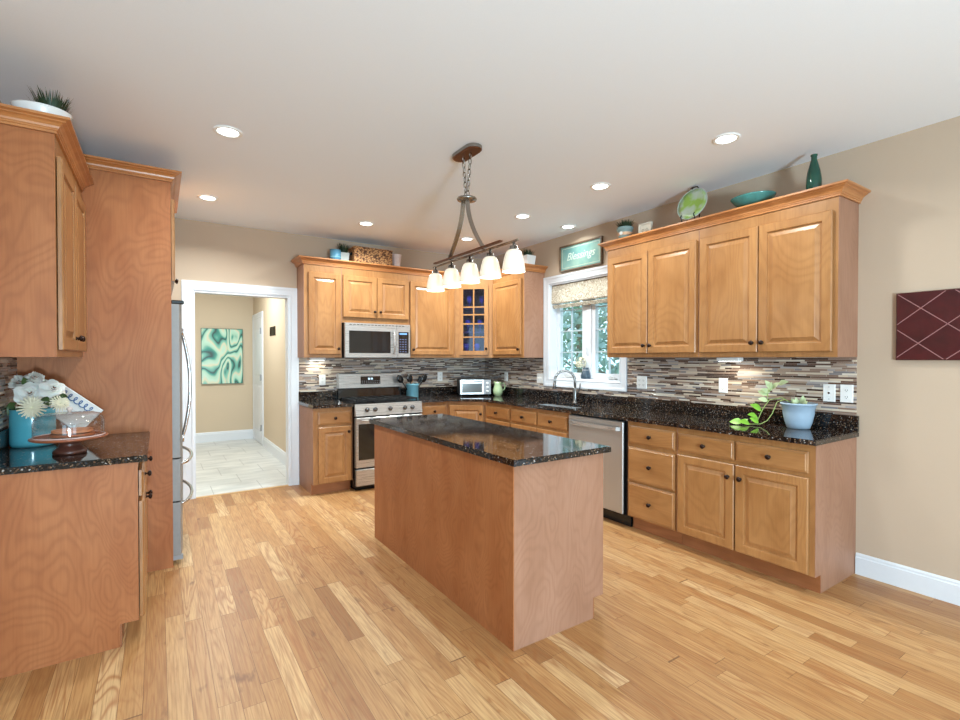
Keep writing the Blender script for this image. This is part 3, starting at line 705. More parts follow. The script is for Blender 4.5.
def gas_range():
    X0, W = 1.676, .765; YF = YB-.655; e = thing('gas_range', 'stainless steel gas range between the two back base cabinets', 'range', (X0, YF, 0))
    D = .645
    MB().box(0, W, .045, D, .03, .895).build('range_body', BLACK, e)
    MB().box(.02, W-.02, .06, D, 0, .029).build('kick_recess', DARKGAP, e)
    d = MB().cham(.006, W-.006, 0, .044, .052, .225, .006).build('storage_drawer', STEEL, e)
    MB().cham(.0, W, -.004, .044, .243, .765, .006).build('oven_door', STEEL, e)
    dd = [o for o in e.children if o.name.startswith('oven_door')][0]
    MB().cham(.028, W-.028, -.0065, -.0035, .325, .700, .001).build('oven_window', BGLASS, dd)
    mb = MB(); mb.smooth = True; mb.tube([(.05, -.055, .737), (W-.05, -.055, .737)], .013, 10)
    for x in (.07, W-.07): mb.tube([(x, -.004, .737), (x, -.055, .737)], .010, 8)
    mb.build('handle', STEEL, dd)
    mb = MB()
    mb.loft([[(x, y, z) for y, z in ((.0, .782), (.044, .782), (.10, .905), (.022, .905))] for x in (0, W)]); cp = mb.build('control_panel', STEEL, e)
    for k, x in enumerate((.125, .215, .385, .555, .645)):
        mb = MB(); mb.smooth = True; mb.lathe([(.024, 0), (.024, .008), (.017, .012), (.015, .035), (.010, .038)], (0, 0, 0), 14, 'y'); mb.smooth = False
        mb.box(-.0035, .0035, -.046, -.036, -.014, .014)
        mb.xf(Matrix.Translation((x, .008, .845)) @ Matrix.Rotation(-.18, 4, 'X')).build('knob', plain('knob_steel', (120, 120, 122), .25, .9), cp)
    MB().box(0, W, .10, D-.075, .896, .915).box(0, W, .03, .101, .9055, .915).build('cooktop', BLACK, e)
    for cx in (.14, .38, .62):
        mb = MB(); hw = .108
        for x in (cx-hw, cx, cx+hw): mb.box(x-.006, x+.006, .07, .535, .930, .946)
        for y in (.07, .185, .30, .42, .523): mb.box(cx-hw, cx+hw, y, y+.012, .930, .946)
        for x in (cx-hw, cx+hw):
            for y in (.07, .523): mb.box(x-.007, x+.007, y, y+.012, .9155, .931)
        mb.build('grate', BLKM, e)
    for cx, cy in ((.14, .18), (.14, .42), (.38, .30), (.62, .18), (.62, .42)):
        MB().lathe([(.045, 0), (.045, .006), (.03, .008), (.03, .014), (.02, .016)], (cx, cy, .9155), 16).build('burner', BLKM, e)
    # back guard
    mb = MB().loft([[(x, y, z) for y, z in ((D-.075, .9155), (D, .9155), (D, 1.03), (D-.055, 1.03))] for x in (.0, W)]); mb.build('back_guard_base', BGLASS, e)
    mb = MB().loft([[(x, y, z) for y, z in ((D-.085, 1.045), (D, 1.045), (D, 1.205), (D-.06, 1.215), (D-.075, 1.205))] for x in (.0, W)]); bg = mb.build('back_guard', STEEL, e)
    MB().box(.01, W-.01, D-.05, D, 1.0302, 1.0448).build('guard_gap', BLACK, e)
    M = Matrix.Translation((0, 0, 0))
    mb = MB().loft([[(x, D-.0865+.01*(z-1.045)/.16, z), (x, D-.0835+.01*(z-1.045)/.16, z)] [::1] for x, z in ((.255, 1.085), (.495, 1.085), (.495, 1.175), (.255, 1.175))], False, False, False)
    MB().loft([[(.255, D-.0855, 1.085), (.495, D-.0855, 1.085), (.495, D-.0775, 1.175), (.255, D-.0775, 1.175)], [(.255, D-.080, 1.085), (.495, D-.080, 1.085), (.495, D-.074, 1.175), (.255, D-.074, 1.175)]]).build('display', BGLASS, bg)
    mb = MB()
    for k in range(4): mb.box(.345+k*.014+(.006 if k > 1 else 0), .353+k*.014+(.006 if k > 1 else 0), D-.0815, D-.0795, 1.136, 1.158)
    mb.build('clock_digits', emit('clock_white', (220, 240, 255), 1.0), bg)
    mb = MB()
    for r_ in range(2):
        for k in range(9): mb.box(.268+k*.026, .280+k*.026, D-.0865+.009*r_/3, D-.082, 1.097+r_*.02, 1.102+r_*.02)
    mb.build('panel_buttons', GREYP, bg)
gas_range()

def microwave():
    X0, W = 1.655, .770; Z0, Z1 = 1.388, 1.772; YF = YB-.375
    e = thing('microwave', 'stainless steel microwave mounted under the short cabinet, above the range', 'microwave', (X0, YF, 0))
    MB().box(0, W, .03, .372, Z0, Z1).build('body', BLKM, e)
    d = MB().cham(0.0, .600, -.004, .029, Z0+.004, Z1-.001, .004).build('door', STEEL, e)
    MB().cham(.045, .525, -.0065, -.003, Z0+.055, Z1-.085, .001).build('door_glass', BGLASS, d)
    mb = MB(); mb.smooth = True; mb.tube([(.560, -.006, Z0+.05), (.560, -.038, Z0+.075), (.560, -.042, (Z0+Z1)/2-.01), (.560, -.038, Z1-.11), (.560, -.006, Z1-.085)], .011, 8); mb.build('handle', STEEL, d)
    c = MB().cham(.602, W, -.004, .029, Z0+.004, Z1-.001, .004).build('control_panel', STEEL, e)
    MB().box(.622, W-.022, -.0062, -.003, Z0+.055, Z1-.085).build('keypad', BGLASS, c)
    mb = MB()
    for r_ in range(6):
        for k in range(3): mb.box(.634+k*.033, .654+k*.033, -.0078, -.006, Z0+.068+r_*.028, Z0+.078+r_*.028)
    mb.build('keys', plain('key_print', (90, 96, 128), .5), c)
    mb = MB().box(.634, .724, -.0078, -.006, Z1-.115, Z1-.098); mb.build('clock_display', emit('micro_clock', (110, 150, 210), .6), c)
    mb = MB()
    for k in range(16): mb.box(.05+k*.041, .078+k*.041, -.0055, -.0035, Z1-.022, Z1-.016)
    mb.build('vent_slots', DARKGAP, e)
microwave()

def dishwasher():
    Y1, W = 3.272, .642; e = thing('dishwasher', 'stainless steel dishwasher between the sink cabinet and the three-drawer cabinet', 'dishwasher', (FXB, Y1, 0), RW)
    MB().box(.004, W+.016, .012, .56, .10, .875).build('body', DARKGAP, e)
    d = MB().cham(.006, W-.006, -.026, .010, .112, .868, .006).build('door', STEELV, e)
    mb = MB(); mb.ribbon([(.035, -.028, .806), (.05, -.058, .806), (.14, -.064, .806), (W-.14, -.064, .806), (W-.05, -.058, .806), (W-.035, -.028, .806)], (0, 0, .030), .010); mb.build('handle', STEEL, d)
    MB().box(.006, W+.01, .055, .075, 0, .099).build('kick_plate', BLACK, e)
    MB().box(W-.0055, W-.002, -.014, .010, .112, .868).build('door_edge', BLACK, d)
dishwasher()

# ------------------------------------------------------------------ lights in the ceiling, pendant
def cans():
    names = ['recessed ceiling light nearest above the left wall cabinet', 'recessed ceiling light in front of the doorway, upper left', 'small recessed ceiling light left of the pendant chain, before the back wall',
             'recessed ceiling light farthest back, between the pendant arms', 'recessed ceiling light just right of the pendant disc', 'recessed ceiling light above the sign, right of the pendant',
             'largest recessed ceiling light at the right, over the right wall cabinets', 'recessed ceiling light close to the wall above the window sign'] + ['recessed ceiling light over the dining end, outside the picture']*6
    for k, ((x, y), pw) in enumerate(zip(CANS, CAN_W)):
        e = thing('recessed_light', names[k], 'ceiling light', (x, y, CE), 0, 'recessed ceiling lights')
        mb = MB(); mb.smooth = True
        mb.loft([[(r*cos(2*pi*i/32), r*sin(2*pi*i/32), z) for i in range(32)] for r, z in ((.080, -.0005), (.080, -.004), (.073, -.008), (.060, -.007), (.057, -.0015))], False, False)
        mb.build('trim_ring', PLAS, e)
        MB().lathe([(.057, -.003), (.057, -.001)], (0, 0, 0), 32).build('lens', LENS, e)
        l = area('recessed_lamp', (0, 0, -.012), (0, 0, 0), .13, .13, pw, WARM if k < 8 else (1, .95, .88), 'DISK', R(150)); l.parent = e
LENS = emit('lamp_lens', (255, 250, 240), 6)
cans()

def pendant():
    cx, cy = 1.668, 2.69
    e = thing('pendant_light', 'brushed nickel linear pendant with five frosted glass shades above the island', 'pendant light', (cx, cy, 0))
    def stadium(hx, hy, n=10):
        r = hx; o = []
        for k in range(n+1): a = -pi/2 + pi*k/n - pi/2 + pi/2; o.append((r*cos(pi*k/n), (hy-r)+r*sin(pi*k/n)))
        for k in range(n+1): o.append((-r*cos(pi*k/n), -(hy-r)-r*sin(pi*k/n)))
        return o
    mb = MB(); mb.loft([[(x, y, CE-.001) for x, y in stadium(.055, .135)], [(x, y, CE-.022) for x, y in stadium(.055, .135)]]); c = mb.build('canopy', NICK, e)
    MB().loft([[(x, y, CE-.0225) for x, y in stadium(.055, .135)], [(x, y, CE-.030) for x, y in stadium(.048, .128)]]).build('canopy_plate', BROWNM, c)
    # two chains converging on the disc
    ztop, zbot = CE-.031, 2.440
    for sgn in (1, -1):
        mb = MB(); mb.smooth = True; n = 8; L = (ztop-zbot)/n
        for k in range(n):
            z = ztop-L*(k+.5); y = sgn*(.045-(.035)*(k+.5)/n)
            pl = Vector((1, 0, 0)) if k % 2 else Vector((0, 1, 0)); ctr = Vector((0, y, z))
            pts = [ctr + pl*.010*cos(2*pi*i/12) + Vector((0, 0, 1))*(L*.62)*sin(2*pi*i/12) for i in range(13)]
            mb.tube(pts, .0032, 6, False)
        mb.build('chain', NICK, e)
    mb = MB(); mb.smooth = True; mb.lathe([(.015, .018), (.03, .012), (.062, .008), (.066, 0), (.062, -.008), (.03, -.014), (.012, -.018)][::-1], (0, 0, 2.424), 28); mb.build('hub_disc', NICK, e)
    for sgn in (1, -1):
        pts = []
        for k in range(13):
            t = k/12; y = sgn*(.026+.180*t**1.8); z = 2.412-.338*t; pts.append((-.012, y, z))
        MB().ribbon(pts, (.028, 0, 0), .009).build('arm', NICK, e)
    MB().box(-.024, -.002, -.40, .42, 2.066, 2.076).build('upper_bar', BROWNM, e)
    b = MB().box(.004, .016, -.530, .480, 2.050, 2.060).build('lamp_bar', NICK, e)
    MB().box(-.01, .012, -.21, -.19, 2.0605, 2.0655).box(-.01, .012, .19, .21, 2.0605, 2.0655).build('bar_spacer', NICK, e)
    SH = NT('frosted_shade'); SH.set(Base_Color=srgb(226, 214, 194), Roughness=.35, Emission_Color=srgb(255, 236, 205), Emission_Strength=.32)
    for k in range(5):
        y = .450-.235*k
        mb = MB(); mb.smooth = True; mb.lathe([(.008, 0), (.008, -.018), (.022, -.022), (.024, -.040), (.030, -.044), (.030, -.048)][::-1], (.010, y, 2.0495), 18); so = mb.build('socket', NICK, e)
        mb = MB(); mb.smooth = True
        prof = [(.030, 2.004), (.040, 1.998), (.049, 1.980), (.056, 1.955), (.062, 1.925), (.066, 1.895), (.068, 1.880), (.065, 1.880), (.063, 1.895), (.059, 1.925), (.053, 1.955), (.046, 1.980), (.037, 1.994), (.028, 2.000)]
        mb.loft([[(.010+r*cos(2*pi*i/28), y+r*sin(2*pi*i/28), z) for i in range(28)] for r, z in prof], False, False)
        mb.build('lamp_shade', SH.mat, e)
        mb = MB(); mb.smooth = True; mb.lathe([(.008, -.05), (.022, -.042), (.027, -.025), (.022, -.008), (.013, .01), (.012, .03)], (.010, y, 1.955), 14); mb.build('bulb', emit('bulb_%d' % k, (255, 232, 196), 2.5), so)
        l = bpy.data.lights.new('pendant_lamp', 'POINT'); l.energy = 1.6; l.color = (1, .88, .70); l.shadow_soft_size = .05
        lo = bpy.data.objects.new('pendant_lamp', l); COL.objects.link(lo); lo.parent = e; lo.location = (.010, y, 1.865)
pendant()

# under-cabinet light fixtures
def undercab(label, loc, rz, pw):
    e = thing('under_cabinet_light', label, 'light', loc, rz)
    MB().cham(-.085, .085, -.035, .035, -.030, -.001, .004).build('housing', PLAS, e)
    MB().box(-.07, .07, -.026, .026, -.033, -.0305).build('lens', LENS, e)
    l = area('under_cabinet_lamp', (0, 0, -.036), (0, 0, 0), .14, .05, pw, (1, .86, .66)); l.parent = e
undercab('white under-cabinet light below the right wall cabinets', (XR-.16, 2.000, UZ0), RW, 1.5)
undercab('under-cabinet light below the narrow cabinet beside the doorway', (1.44, YB-.08, UZ0), 0, .8)
area('hall_lamp', (.5, 7.3, 2.70), (0, 0, 0), .5, .5, 52, (1, .95, .88))

# ------------------------------------------------------------------ wall plates
def plate(label, kind, loc, rz, wide=False, group=None):
    e = thing('wall_outlet' if kind == 'outlet' else 'light_switch', label, 'outlet' if kind == 'outlet' else 'switch', loc, rz, group)
    hw = .056 if wide else .036
    MB().loft([ringrect(-hw, hw, -.058, .058, i, y) for i, y in ((0, 0), (0, -.003), (.003, -.006))]).build('cover_plate', PLAS, e)
    xs = (-.023, .023) if wide else (0,)
    for x in xs:
        if kind == 'outlet':
            for z in (-.022, .022):
                MB().lathe([(.015, .0062), (.015, .008)], (x, 0, z), 16, 'y').build('socket', PLAS, e)
                MB().box(x-.007, x-.005, -.0088, -.008, z-.005, z+.005).box(x+.005, x+.007, -.0088, -.008, z-.005, z+.005).lathe([(.0022, .008), (.0022, .0088)], (x, 0, z-.010), 8, 'y').build('slots', DARKGAP, e)
        elif kind == 'jack':
            MB().lathe([(.006, .0062), (.006, .010)], (x, 0, 0), 12, 'y').build('jack', BLACK, e)
            for z in (-.04, .04): MB().lathe([(.003, .0062), (.003, .0075)], (x, 0, z), 8, 'y').build('screw', GREYP, e)
        else:
            MB().box(x-.016, x+.016, -.0085, -.0062, -.033, .033).box(x-.005, x+.005, -.016, -.0085, -.004, .012).build('toggle', PLAS, e)
px = XR-.0085
plate('white outlet plate right of the window, on the mosaic', 'outlet', (px, 2.914, 1.162), RW, True)
plate('white outlet plate in the middle of the right mosaic, under the cabinet light', 'outlet', (px, 2.136, 1.170), RW)
plate('white jack plate above the pale blue pot, left of its pair', 'jack', (px, 1.405, 1.154), RW)
plate('white outlet plate nearest the wall end, right of the jack plate', 'outlet', (px, 1.306, 1.156), RW)
plate('white switch plate at the left bottom corner of the window', 'switch', (px, 4.355, 1.150), RW, True)
py = YB-.0085
plate('white outlet plate left of the range on the back mosaic', 'outlet', (1.515, py, 1.142), 0)
plate('white outlet plate right of the utensil crock', 'outlet', (3.02, py, 1.15), 0)
plate('white outlet plate above the sage green pitcher', 'outlet', (px, 5.02, 1.15), RW)

# ------------------------------------------------------------------ window dressing
def shade():
    e = thing('window_shade', 'folded roman shade with pale scroll pattern at the top of the window', 'shade', (0, 0, 0))
    t = NT('scroll_fabric'); co = t.n('ShaderNodeTexCoord').outputs['Object']
    wv = t.n('ShaderNodeTexNoise', i_Vector=co, i_Scale=11.0, i_Detail=1.0, i_Distortion=1.6).outputs[0]
    ln = t.math('POWER', t.math('MULTIPLY_ADD', t.math('SINE', t.math('MULTIPLY', wv, 52.0)), .5, .5), 1.4)
    t.set(Base_Color=t.mix(ln, srgb(226, 220, 204), srgb(160, 144, 118)), Roughness=.9)
    y0, y1 = WY0+.014, WY1-.014; zt = WZ1-.013
    prof = [(XR+.055, zt), (XR+.02, zt), (XR+.012, zt-.10), (XR+.008, zt-.200), (XR+.018, zt-.212), (XR+.045, zt-.19), (XR+.052, zt-.10)]
    MB().loft([[(x, y, z) for x, z in prof] for y in (y0, y1)]).build('fabric_front', t.mat, e)
    mb = MB()
    for k in range(3): mb.cham(XR+.020+k*.006, XR+.05, y0+.004, y1-.004, zt-.235-k*.013, zt-.224-k*.013, .003)
    mb.build('fabric_folds', t.mat, e)
    MB().box(XR+.018, XR+.055, y0, y1, zt-.004, zt+.0).build('head_rail', plain('dark_rail', (84, 74, 64), .6), e)
shade()

# ------------------------------------------------------------------ plants and flowers
def blade(mb, p, d, L, w, droop=.3, n=5):
    p = Vector(p); d = Vector(d).normalized(); side = d.cross(Vector((0, 0, 1)))
    side = side.normalized() if side.length > .01 else Vector((1, 0, 0))
    A, B = [], []
    for i in range(n+1):
        t = i/n; q = p + d*L*t + Vector((d.x, d.y, -1))*droop*L*t*t*.5; ww = w*(1-t)**.7+.0004
        A.append(q-side*ww/2); B.append(q+side*ww/2)
    b = len(mb.v); fs = [(i, i+1, n+1+i+1, n+1+i) for i in range(n)]
    mb.add(A+B, fs)
def leaf(mb, base, d, nrm, L, w, curl=.2):
    base = Vector(base); d = Vector(d).normalized(); nrm = Vector(nrm); s = d.cross(nrm).normalized(); nn = s.cross(d).normalized()
    sh = [(0, .0), (.12, .55), (.35, 1.0), (.6, .85), (.82, .45), (1, 0)]
    vs = []
    for t, k in sh:
        c = base + d*L*t - nn*curl*L*t*t
        vs += [c - s*w/2*k + nn*w*.12*k, c, c + s*w/2*k + nn*w*.12*k]
    fs = []
    for i in range(len(sh)-1):
        a = i*3; fs += [(a, a+1, a+4, a+3), (a+1, a+2, a+5, a+4)]
    mb.add(vs, fs)
def grass_tuft(mb, c, r, h, n, w=.006, spread=.6, rnd=random):
    for _ in range(n):
        a = rnd.uniform(0, 2*pi); q = r*math.sqrt(rnd.random()); k = rnd.uniform(.1, spread)
        blade(mb, (c[0]+q*cos(a), c[1]+q*sin(a), c[2]), (cos(a)*k, sin(a)*k, 1), h*rnd.uniform(.6, 1), w, .35)
def petal(mb, c, ax, up, r, wd, lift, bend):
    """cupped petal: starts at c, leans from up towards ax by lift"""
    ax = Vector(ax).normalized(); up = Vector(up).normalized(); s = ax.cross(up).normalized(); c = Vector(c); n = 4; m = 5; vs = []
    for i in range(n+1):
        t = i/n; ang = lift + bend*t*t
        q = c + (ax*sin(ang)*t + up*cos(ang)*t)*r
        ww = wd*math.sqrt(max(.02, sin(pi*(.12+.76*t))))
        for j in range(m):
            u = j/(m-1)*2-1
            vs.append(q + s*ww*u*.5 + (up*.18*sin(ang) - ax*.18*cos(ang))*ww*u*u)
    mb.add(vs, [(i*m+j, i*m+j+1, (i+1)*m+j+1, (i+1)*m+j) for i in range(n) for j in range(m-1)])
def rose(mb, c, up, r):
    """nested wavy petal rings that flare outwards"""
    up = Vector(up).normalized(); a = up.orthogonal().normalized(); b = up.cross(a); c = Vector(c); n = 40
    for k in range(7):
        pet = 3 + k//2; ph = k*1.3; r0 = r*(.05+.085*k); r1 = r*(.12+.148*k); h = r*(.92-.125*k); rings = []
        for j in range(6):
            t = j/5; rr = r0+(r1-r0)*t**1.6; z = r*.12*(6-k) + (h-r*.12*(6-k))*(1-(1-t)**1.5)
            z -= (t**4)*r*.10*k/6
            rings.append([c + a*cos(2*pi*i/n)*rr*(1+.07*t*cos(pet*2*pi*i/n+ph)) + b*sin(2*pi*i/n)*rr*(1+.07*t*cos(pet*2*pi*i/n+ph)) + up*(z + t*r*.07*cos(pet*2*pi*i/n+ph+.8)) for i in range(n)])
        mb.loft(rings, k == 0, False)
def daisy(mb, c, up, r):
    up = Vector(up).normalized(); a = up.orthogonal().normalized(); b = up.cross(a)
    for lay, (cnt, lift) in enumerate(((14, .7), (18, 1.1), (20, 1.5))):
        for i in range(cnt):
            an = 2*pi*i/cnt+lay*.2; d = a*cos(an)+b*sin(an); petal(mb, c, d, up, r*(.75+.12*lay), r*.14, lift, .2)

def rose_vase():
    c = (-.590, 3.500, CT)
    e = thing('flower_vase', 'squat turquoise ceramic vase on the left granite worktop, behind the cake stand', 'vase', c)
    mb = MB(); mb.smooth = True
    mb.loft([[(r*cos(2*pi*i/32), r*sin(2*pi*i/32), z) for i in range(32)] for r, z in ((.082, 0), (.092, .006), (.095, .02), (.095, .14), (.093, .19), (.095, .20), (.089, .20), (.088, .18), (.089, .12), (.086, .02))], True, True)
    mb.build('vase_body', TURQ, e)
    f = thing('rose_bouquet', 'bouquet of white artificial roses and daisies in the turquoise vase', 'flowers', (c[0], c[1], CT+.2005))
    rs = random.Random(3); rt = Vector((.835, -.55, 0)); tc = Vector((.16, -.98, 0)); up = Vector((0, 0, 1))
    P = lambda a, b, z: rt*(a*.0053) + tc*b + up*z
    ros = ((-14, .02, .155, .052, (-.4, .6, .7)), (2, .0, .180, .043, (.0, .5, .9)), (-3, .07, .085, .064, (.0, 1, .35)), (21, .03, .110, .056, (.35, .8, .5)), (12, .0, .140, .040, (.2, .5, .8)), (-17, .03, .10, .034, (-.7, .7, .2)))
    mb = MB(); mb.smooth = True
    for a, b, z, r, u in ros: mb.tube([tuple(P(a*.2, b*.2, -.08)), tuple(P(a*.3, b*.3, -.01)), tuple(P(a, b, z))], .003, 6)
    mb.build('stem', LEAFD, f)
    for a, b, z, r, u in ros:
        mb = MB(); mb.smooth = True; rose(mb, P(a, b, z)-(rt*u[0]+tc*u[1]+up*u[2]).normalized()*.02, rt*u[0]+tc*u[1]+up*u[2], r); mb.build('rose_bloom', PETAL, f)
    for a, b, z, r, u in ((-1, .125, .015, .062, (0, 1, .1)), (27, .10, .035, .045, (.4, .8, .4))):
        mb = MB(); mb.smooth = True; daisy(mb, P(a, b, z), rt*u[0]+tc*u[1]+up*u[2], r); mb.build('daisy_bloom', PETALC, f)
    mb = MB(); mb.smooth = True
    for a, b, z, d in ((-17, .05, .03, (-.8, .3, -.3)), (-19, .04, .02, (-.5, .5, -.7)), (9, .09, .06, (.9, .5, -.2)), (25, .08, .07, (.9, .4, .1)), (24, .08, .05, (.8, .5, -.3)), (-7, .03, .13, (-.1, .6, .5)), (14, .10, .04, (.3, .8, -.2)), (18, .09, .06, (.5, .8, .1)), (-12, .08, .01, (-.2, .8, -.5))):
        leaf(mb, P(a, b, z), rt*d[0]+tc*d[1]+up*d[2], tc+up*.6, rs.uniform(.05, .065), .035)
    mb.build('foliage', plain('rose_leaf', (66, 88, 46), .5, var=.35, scale=25), f)
rose_vase()

def cake_stand():
    c = (-.392, 3.115, CT)
    e = thing('cake_stand', 'brown wooden cake stand on the left worktop', 'cake stand', c)
    mb = MB(); mb.smooth = True
    mb.lathe([(.066, 0), (.068, .010), (.064, .020), (.046, .035), (.040, .05), (.05, .062), (.06, .066)], (0, 0, 0), 28); mb.build('pedestal', plain('dark_wood_pedestal', (84, 50, 40), .3, var=.2), e)
    mb = MB(); mb.smooth = True; mb.lathe([(.06, .0662), (.142, .072), (.152, .077), (.154, .084), (.150, .085), (.144, .082)], (0, 0, 0), 40); mb.build('plate', plain('wood_plate', (150, 88, 58), .3, var=.25), e)
    mb = MB(); mb.smooth = True
    mb.loft([[(r*cos(2*pi*i/40), r*sin(2*pi*i/40), z) for i in range(40)] for r, z in ((.140, .0), (.140, .065), (.136, .090), (.122, .107), (.095, .115), (.02, .119), (.002, .119))], False, True)
    d = mb.build('glass_dome', DOME, None, (c[0], c[1], CT+.0855)); tag(d, 'clear glass dome covering the cake stand', 'dome')
    mb = MB(); mb.smooth = True; mb.loft([[((.140+.003*cos(b))*cos(2*pi*i/40), (.140+.003*cos(b))*sin(2*pi*i/40), .003+.003*sin(b)) for i in range(40)] for b in [2*pi*q/8 for q in range(9)]], False, False)
    mb.build('dome_rim', plain('thick_glass_rim', (214, 190, 184), .08), d)
    mb = MB(); mb.smooth = True; mb.lathe([(.008, .119), (.007, .125), (.013, .132), (.011, .140), (.004, .143)], (0, 0, 0), 14); mb.build('dome_knob', plain('knob_glass', (206, 190, 182), .08), d)
    p = thing('round_coasters', 'stack of brown round coasters under the glass dome', 'coasters', (c[0]+.01, c[1]+.01, CT+.0865))
    for k, (r, m) in enumerate(((.088, (176, 106, 66)), (.082, (196, 128, 84)))):
        MB().lathe([(r, k*.018), (r, k*.018+.012)], (0, 0, 0), 30).build('coaster', plain('cork_%d' % k, m, .5, var=.15), p)
cake_stand()
def plaque():
    M = Matrix.Translation((-.455, 3.690, CT+.178)) @ Matrix.Rotation(-.22, 4, 'X') @ Matrix.Rotation(.72, 4, 'Y')
    e = thing('white_plaque', 'tilted white plaque with blue curly lines leaning behind the cake stand', 'plaque')
    e.matrix_world = M
    MB().loft([ringrect(-.13, .13, -.085, .085, i, y) for i, y in ((0, .010), (0, 0), (.004, -.003))]).build('board', WCER, e)
    mb = MB(); mb.smooth = True
    mb.tube([(-.09+.0028*k+.012*cos(k*.55), -.005, .05+.016*sin(k*.55)) for k in range(64)], .0028, 5); mb.build('blue_scroll', plain('blue_ink', (66, 104, 160), .5), e)
plaque()
def pothos():
    c = (3.575, 1.530, CT)
    e = thing('flower_pot', 'pale blue plastic pot on the right end of the granite worktop', 'pot', c)
    mb = MB(); mb.smooth = True
    mb.loft([[(r*cos(2*pi*i/32), r*sin(2*pi*i/32), z) for i in range(32)] for r, z in ((.060, 0), (.066, .004), (.080, .045), (.091, .10), (.093, .132), (.097, .136), (.099, .158), (.106, .161), (.107, .172), (.098, .172), (.092, .150))], True, False)
    mb.build('pot_body', BLUEPOT, e)
    MB().lathe([(.086, .148), (.0925, .150)], (0, 0, 0), 28).build('soil', SOIL, e)
    p = thing('trailing_plant', 'bright green pothos trailing left from the pale blue pot', 'plant', (c[0], c[1], CT+.15)); p.scale = (1, .84, 1)
    rs = random.Random(5)
    mb = MB(); mb.smooth = True
    v1 = [(0, .02, .003), (-.02, .09, .04), (-.04, .14, .02), (-.05, .17, -.06), (-.07, .20, -.112), (-.09, .24, -.137), (-.12, .30, -.142), (-.14, .36, -.140)]
    v2 = [(0, .03, .003), (-.01, .12, .05), (-.02, .21, .03), (-.02, .26, -.03), (-.03, .28, -.08), (-.05, .29, -.125)]
    v3 = [(-.02, .225, .02), (-.01, .23, .08), (.0, .20, .12), (.01, .15, .145)]
    for v in (v1, v2, v3): mb.tube(v, .0028, 6)
    mb.build('stem', plain('pale_stem', (170, 190, 110), .5), p)
    mb = MB(); mb.smooth = True
    for b, d, L in (((-.14, .36, -.136), (-.4, .8, .15), .085), ((-.12, .31, -.14), (-.7, .3, .25), .08), ((-.10, .25, -.13), (-.5, .5, .5), .065), ((-.06, .28, -.10), (-.8, .3, .4), .08), ((-.03, .27, -.05), (-.6, .4, .5), .085), ((-.13, .33, -.135), (.3, .8, .3), .07)):
        leaf(mb, b, d, (-.5, -.3, .8), L*1.1, L*.8)
    mb.build('foliage', LEAFL, p)
    mb = MB(); mb.smooth = True
    for b, d, L in (((-.02, .225, .02), (-.5, .6, .3), .07), ((-.01, .23, .06), (-.3, .7, .4), .08), ((.0, .22, .09), (-.3, -.3, .8), .07), ((.0, .20, .11), (-.2, -.6, .5), .075), ((.01, .16, .14), (-.1, -.8, .3), .08), ((0, .22, .08), (-.4, .5, .3), .07), ((.0, .21, .11), (-.3, .3, .6), .07), ((-.03, .0, .003), (-.3, .3, .9), .05), ((.02, .03, .003), (-.2, .5, .9), .055), ((0, -.03, .003), (-.3, -.4, .9), .06), ((-.02, -.05, .003), (-.4, -.6, .8), .05), ((.03, -.01, .003), (-.2, -.2, 1), .07), ((.0, .01, .003), (-.5, -.1, 1), .06)):
        leaf(mb, b, d, (-.7, -.3, .6), L, L*.6)
    mb.build('pale_foliage', LEAFP, p)
pothos()

def potted(name, label, loc, pot_prof, pot_m, plant_label, r, h, n, w=.006, spread=.7, band=None, leafm=LEAFD):
    e = thing(name, label, 'pot', loc)
    mb = MB(); mb.smooth = True; mb.lathe(pot_prof, (0, 0, 0), 24); mb.build('pot_body', pot_m, e)
    top = pot_prof[-1][1]
    if band: band(e)
    g = thing('potted_grass', plant_label, 'plant', (loc[0], loc[1], loc[2]+top+.0005))
    mb = MB(); grass_tuft(mb, (0, 0, 0), r, h, n, w, spread, random.Random(int(loc[1]*100))); mb.build('foliage', leafm, g)
    MB().lathe([(r*1.0, .0), (r*.8, .004)], (0, 0, 0), 16).build('soil', SOIL, g)
ZR = 2.4425
def ribbon_band(e):
    MB().lathe([(.0590, .045), (.0620, .046), (.0650, .070), (.0635, .071)], (0, 0, 0), 24).build('ribbon', plain('burlap_ribbon', (204, 168, 136), .8), e)
    MB().lathe([(.016, 0), (.016, .006)], (-.070, -.012, .06), 14, 'x').build('tag', PETAL, e)
potted('ribboned_pot', 'blue-grey pot with a burlap ribbon on the right cabinets, left end', (3.50, 2.934, ZR), [(.050, 0), (.053, .004), (.066, .095), (.072, .098), (.073, .118), (.068, .120)], plain('blue_grey_glaze', (132, 156, 156), .4, var=.1),
       'dark spiky green plant in the ribboned pot', .058, .085, 200, .009, .8, ribbon_band)
def plain_square(name, label, loc, s, h, m, glabel, gh, leafm=LEAFD, rz=0):
    e = thing(name, label, 'pot', loc, rz)
    MB().loft([[(x*k, y*k, z) for x, y in ((-s, -s), (s, -s), (s, s), (-s, s))] for k, z in ((.8, 0), (1, h), (.93, h), (.88, h-.01))]).build('pot_body', m, e)
    g = thing('potted_grass', glabel, 'plant', (loc[0], loc[1], loc[2]+h+.0005))
    mb = MB(); grass_tuft(mb, (0, 0, 0), s*.8, gh, 150, .007, .55, random.Random(9)); mb.build('foliage', leafm, g)
plain_square('square_pot', 'square white pot on the cabinet left of the window sign', (3.525, 4.345, ZR), .065, .115, WCER, 'short green grass in the square white pot left of the window sign', .10)
plain_square('square_pot', 'small grey-white square pot beside the wicker basket', (1.712, 5.36, ZR), .050, .115, plain('grey_white_glaze', (186, 194, 190), .4), 'dark bushy grass in the small pot beside the wicker basket', .14)
e = thing('blue_bowl', 'small sky blue cup on the back cabinets, left of the wicker basket', 'cup', (1.600, 5.30, ZR))
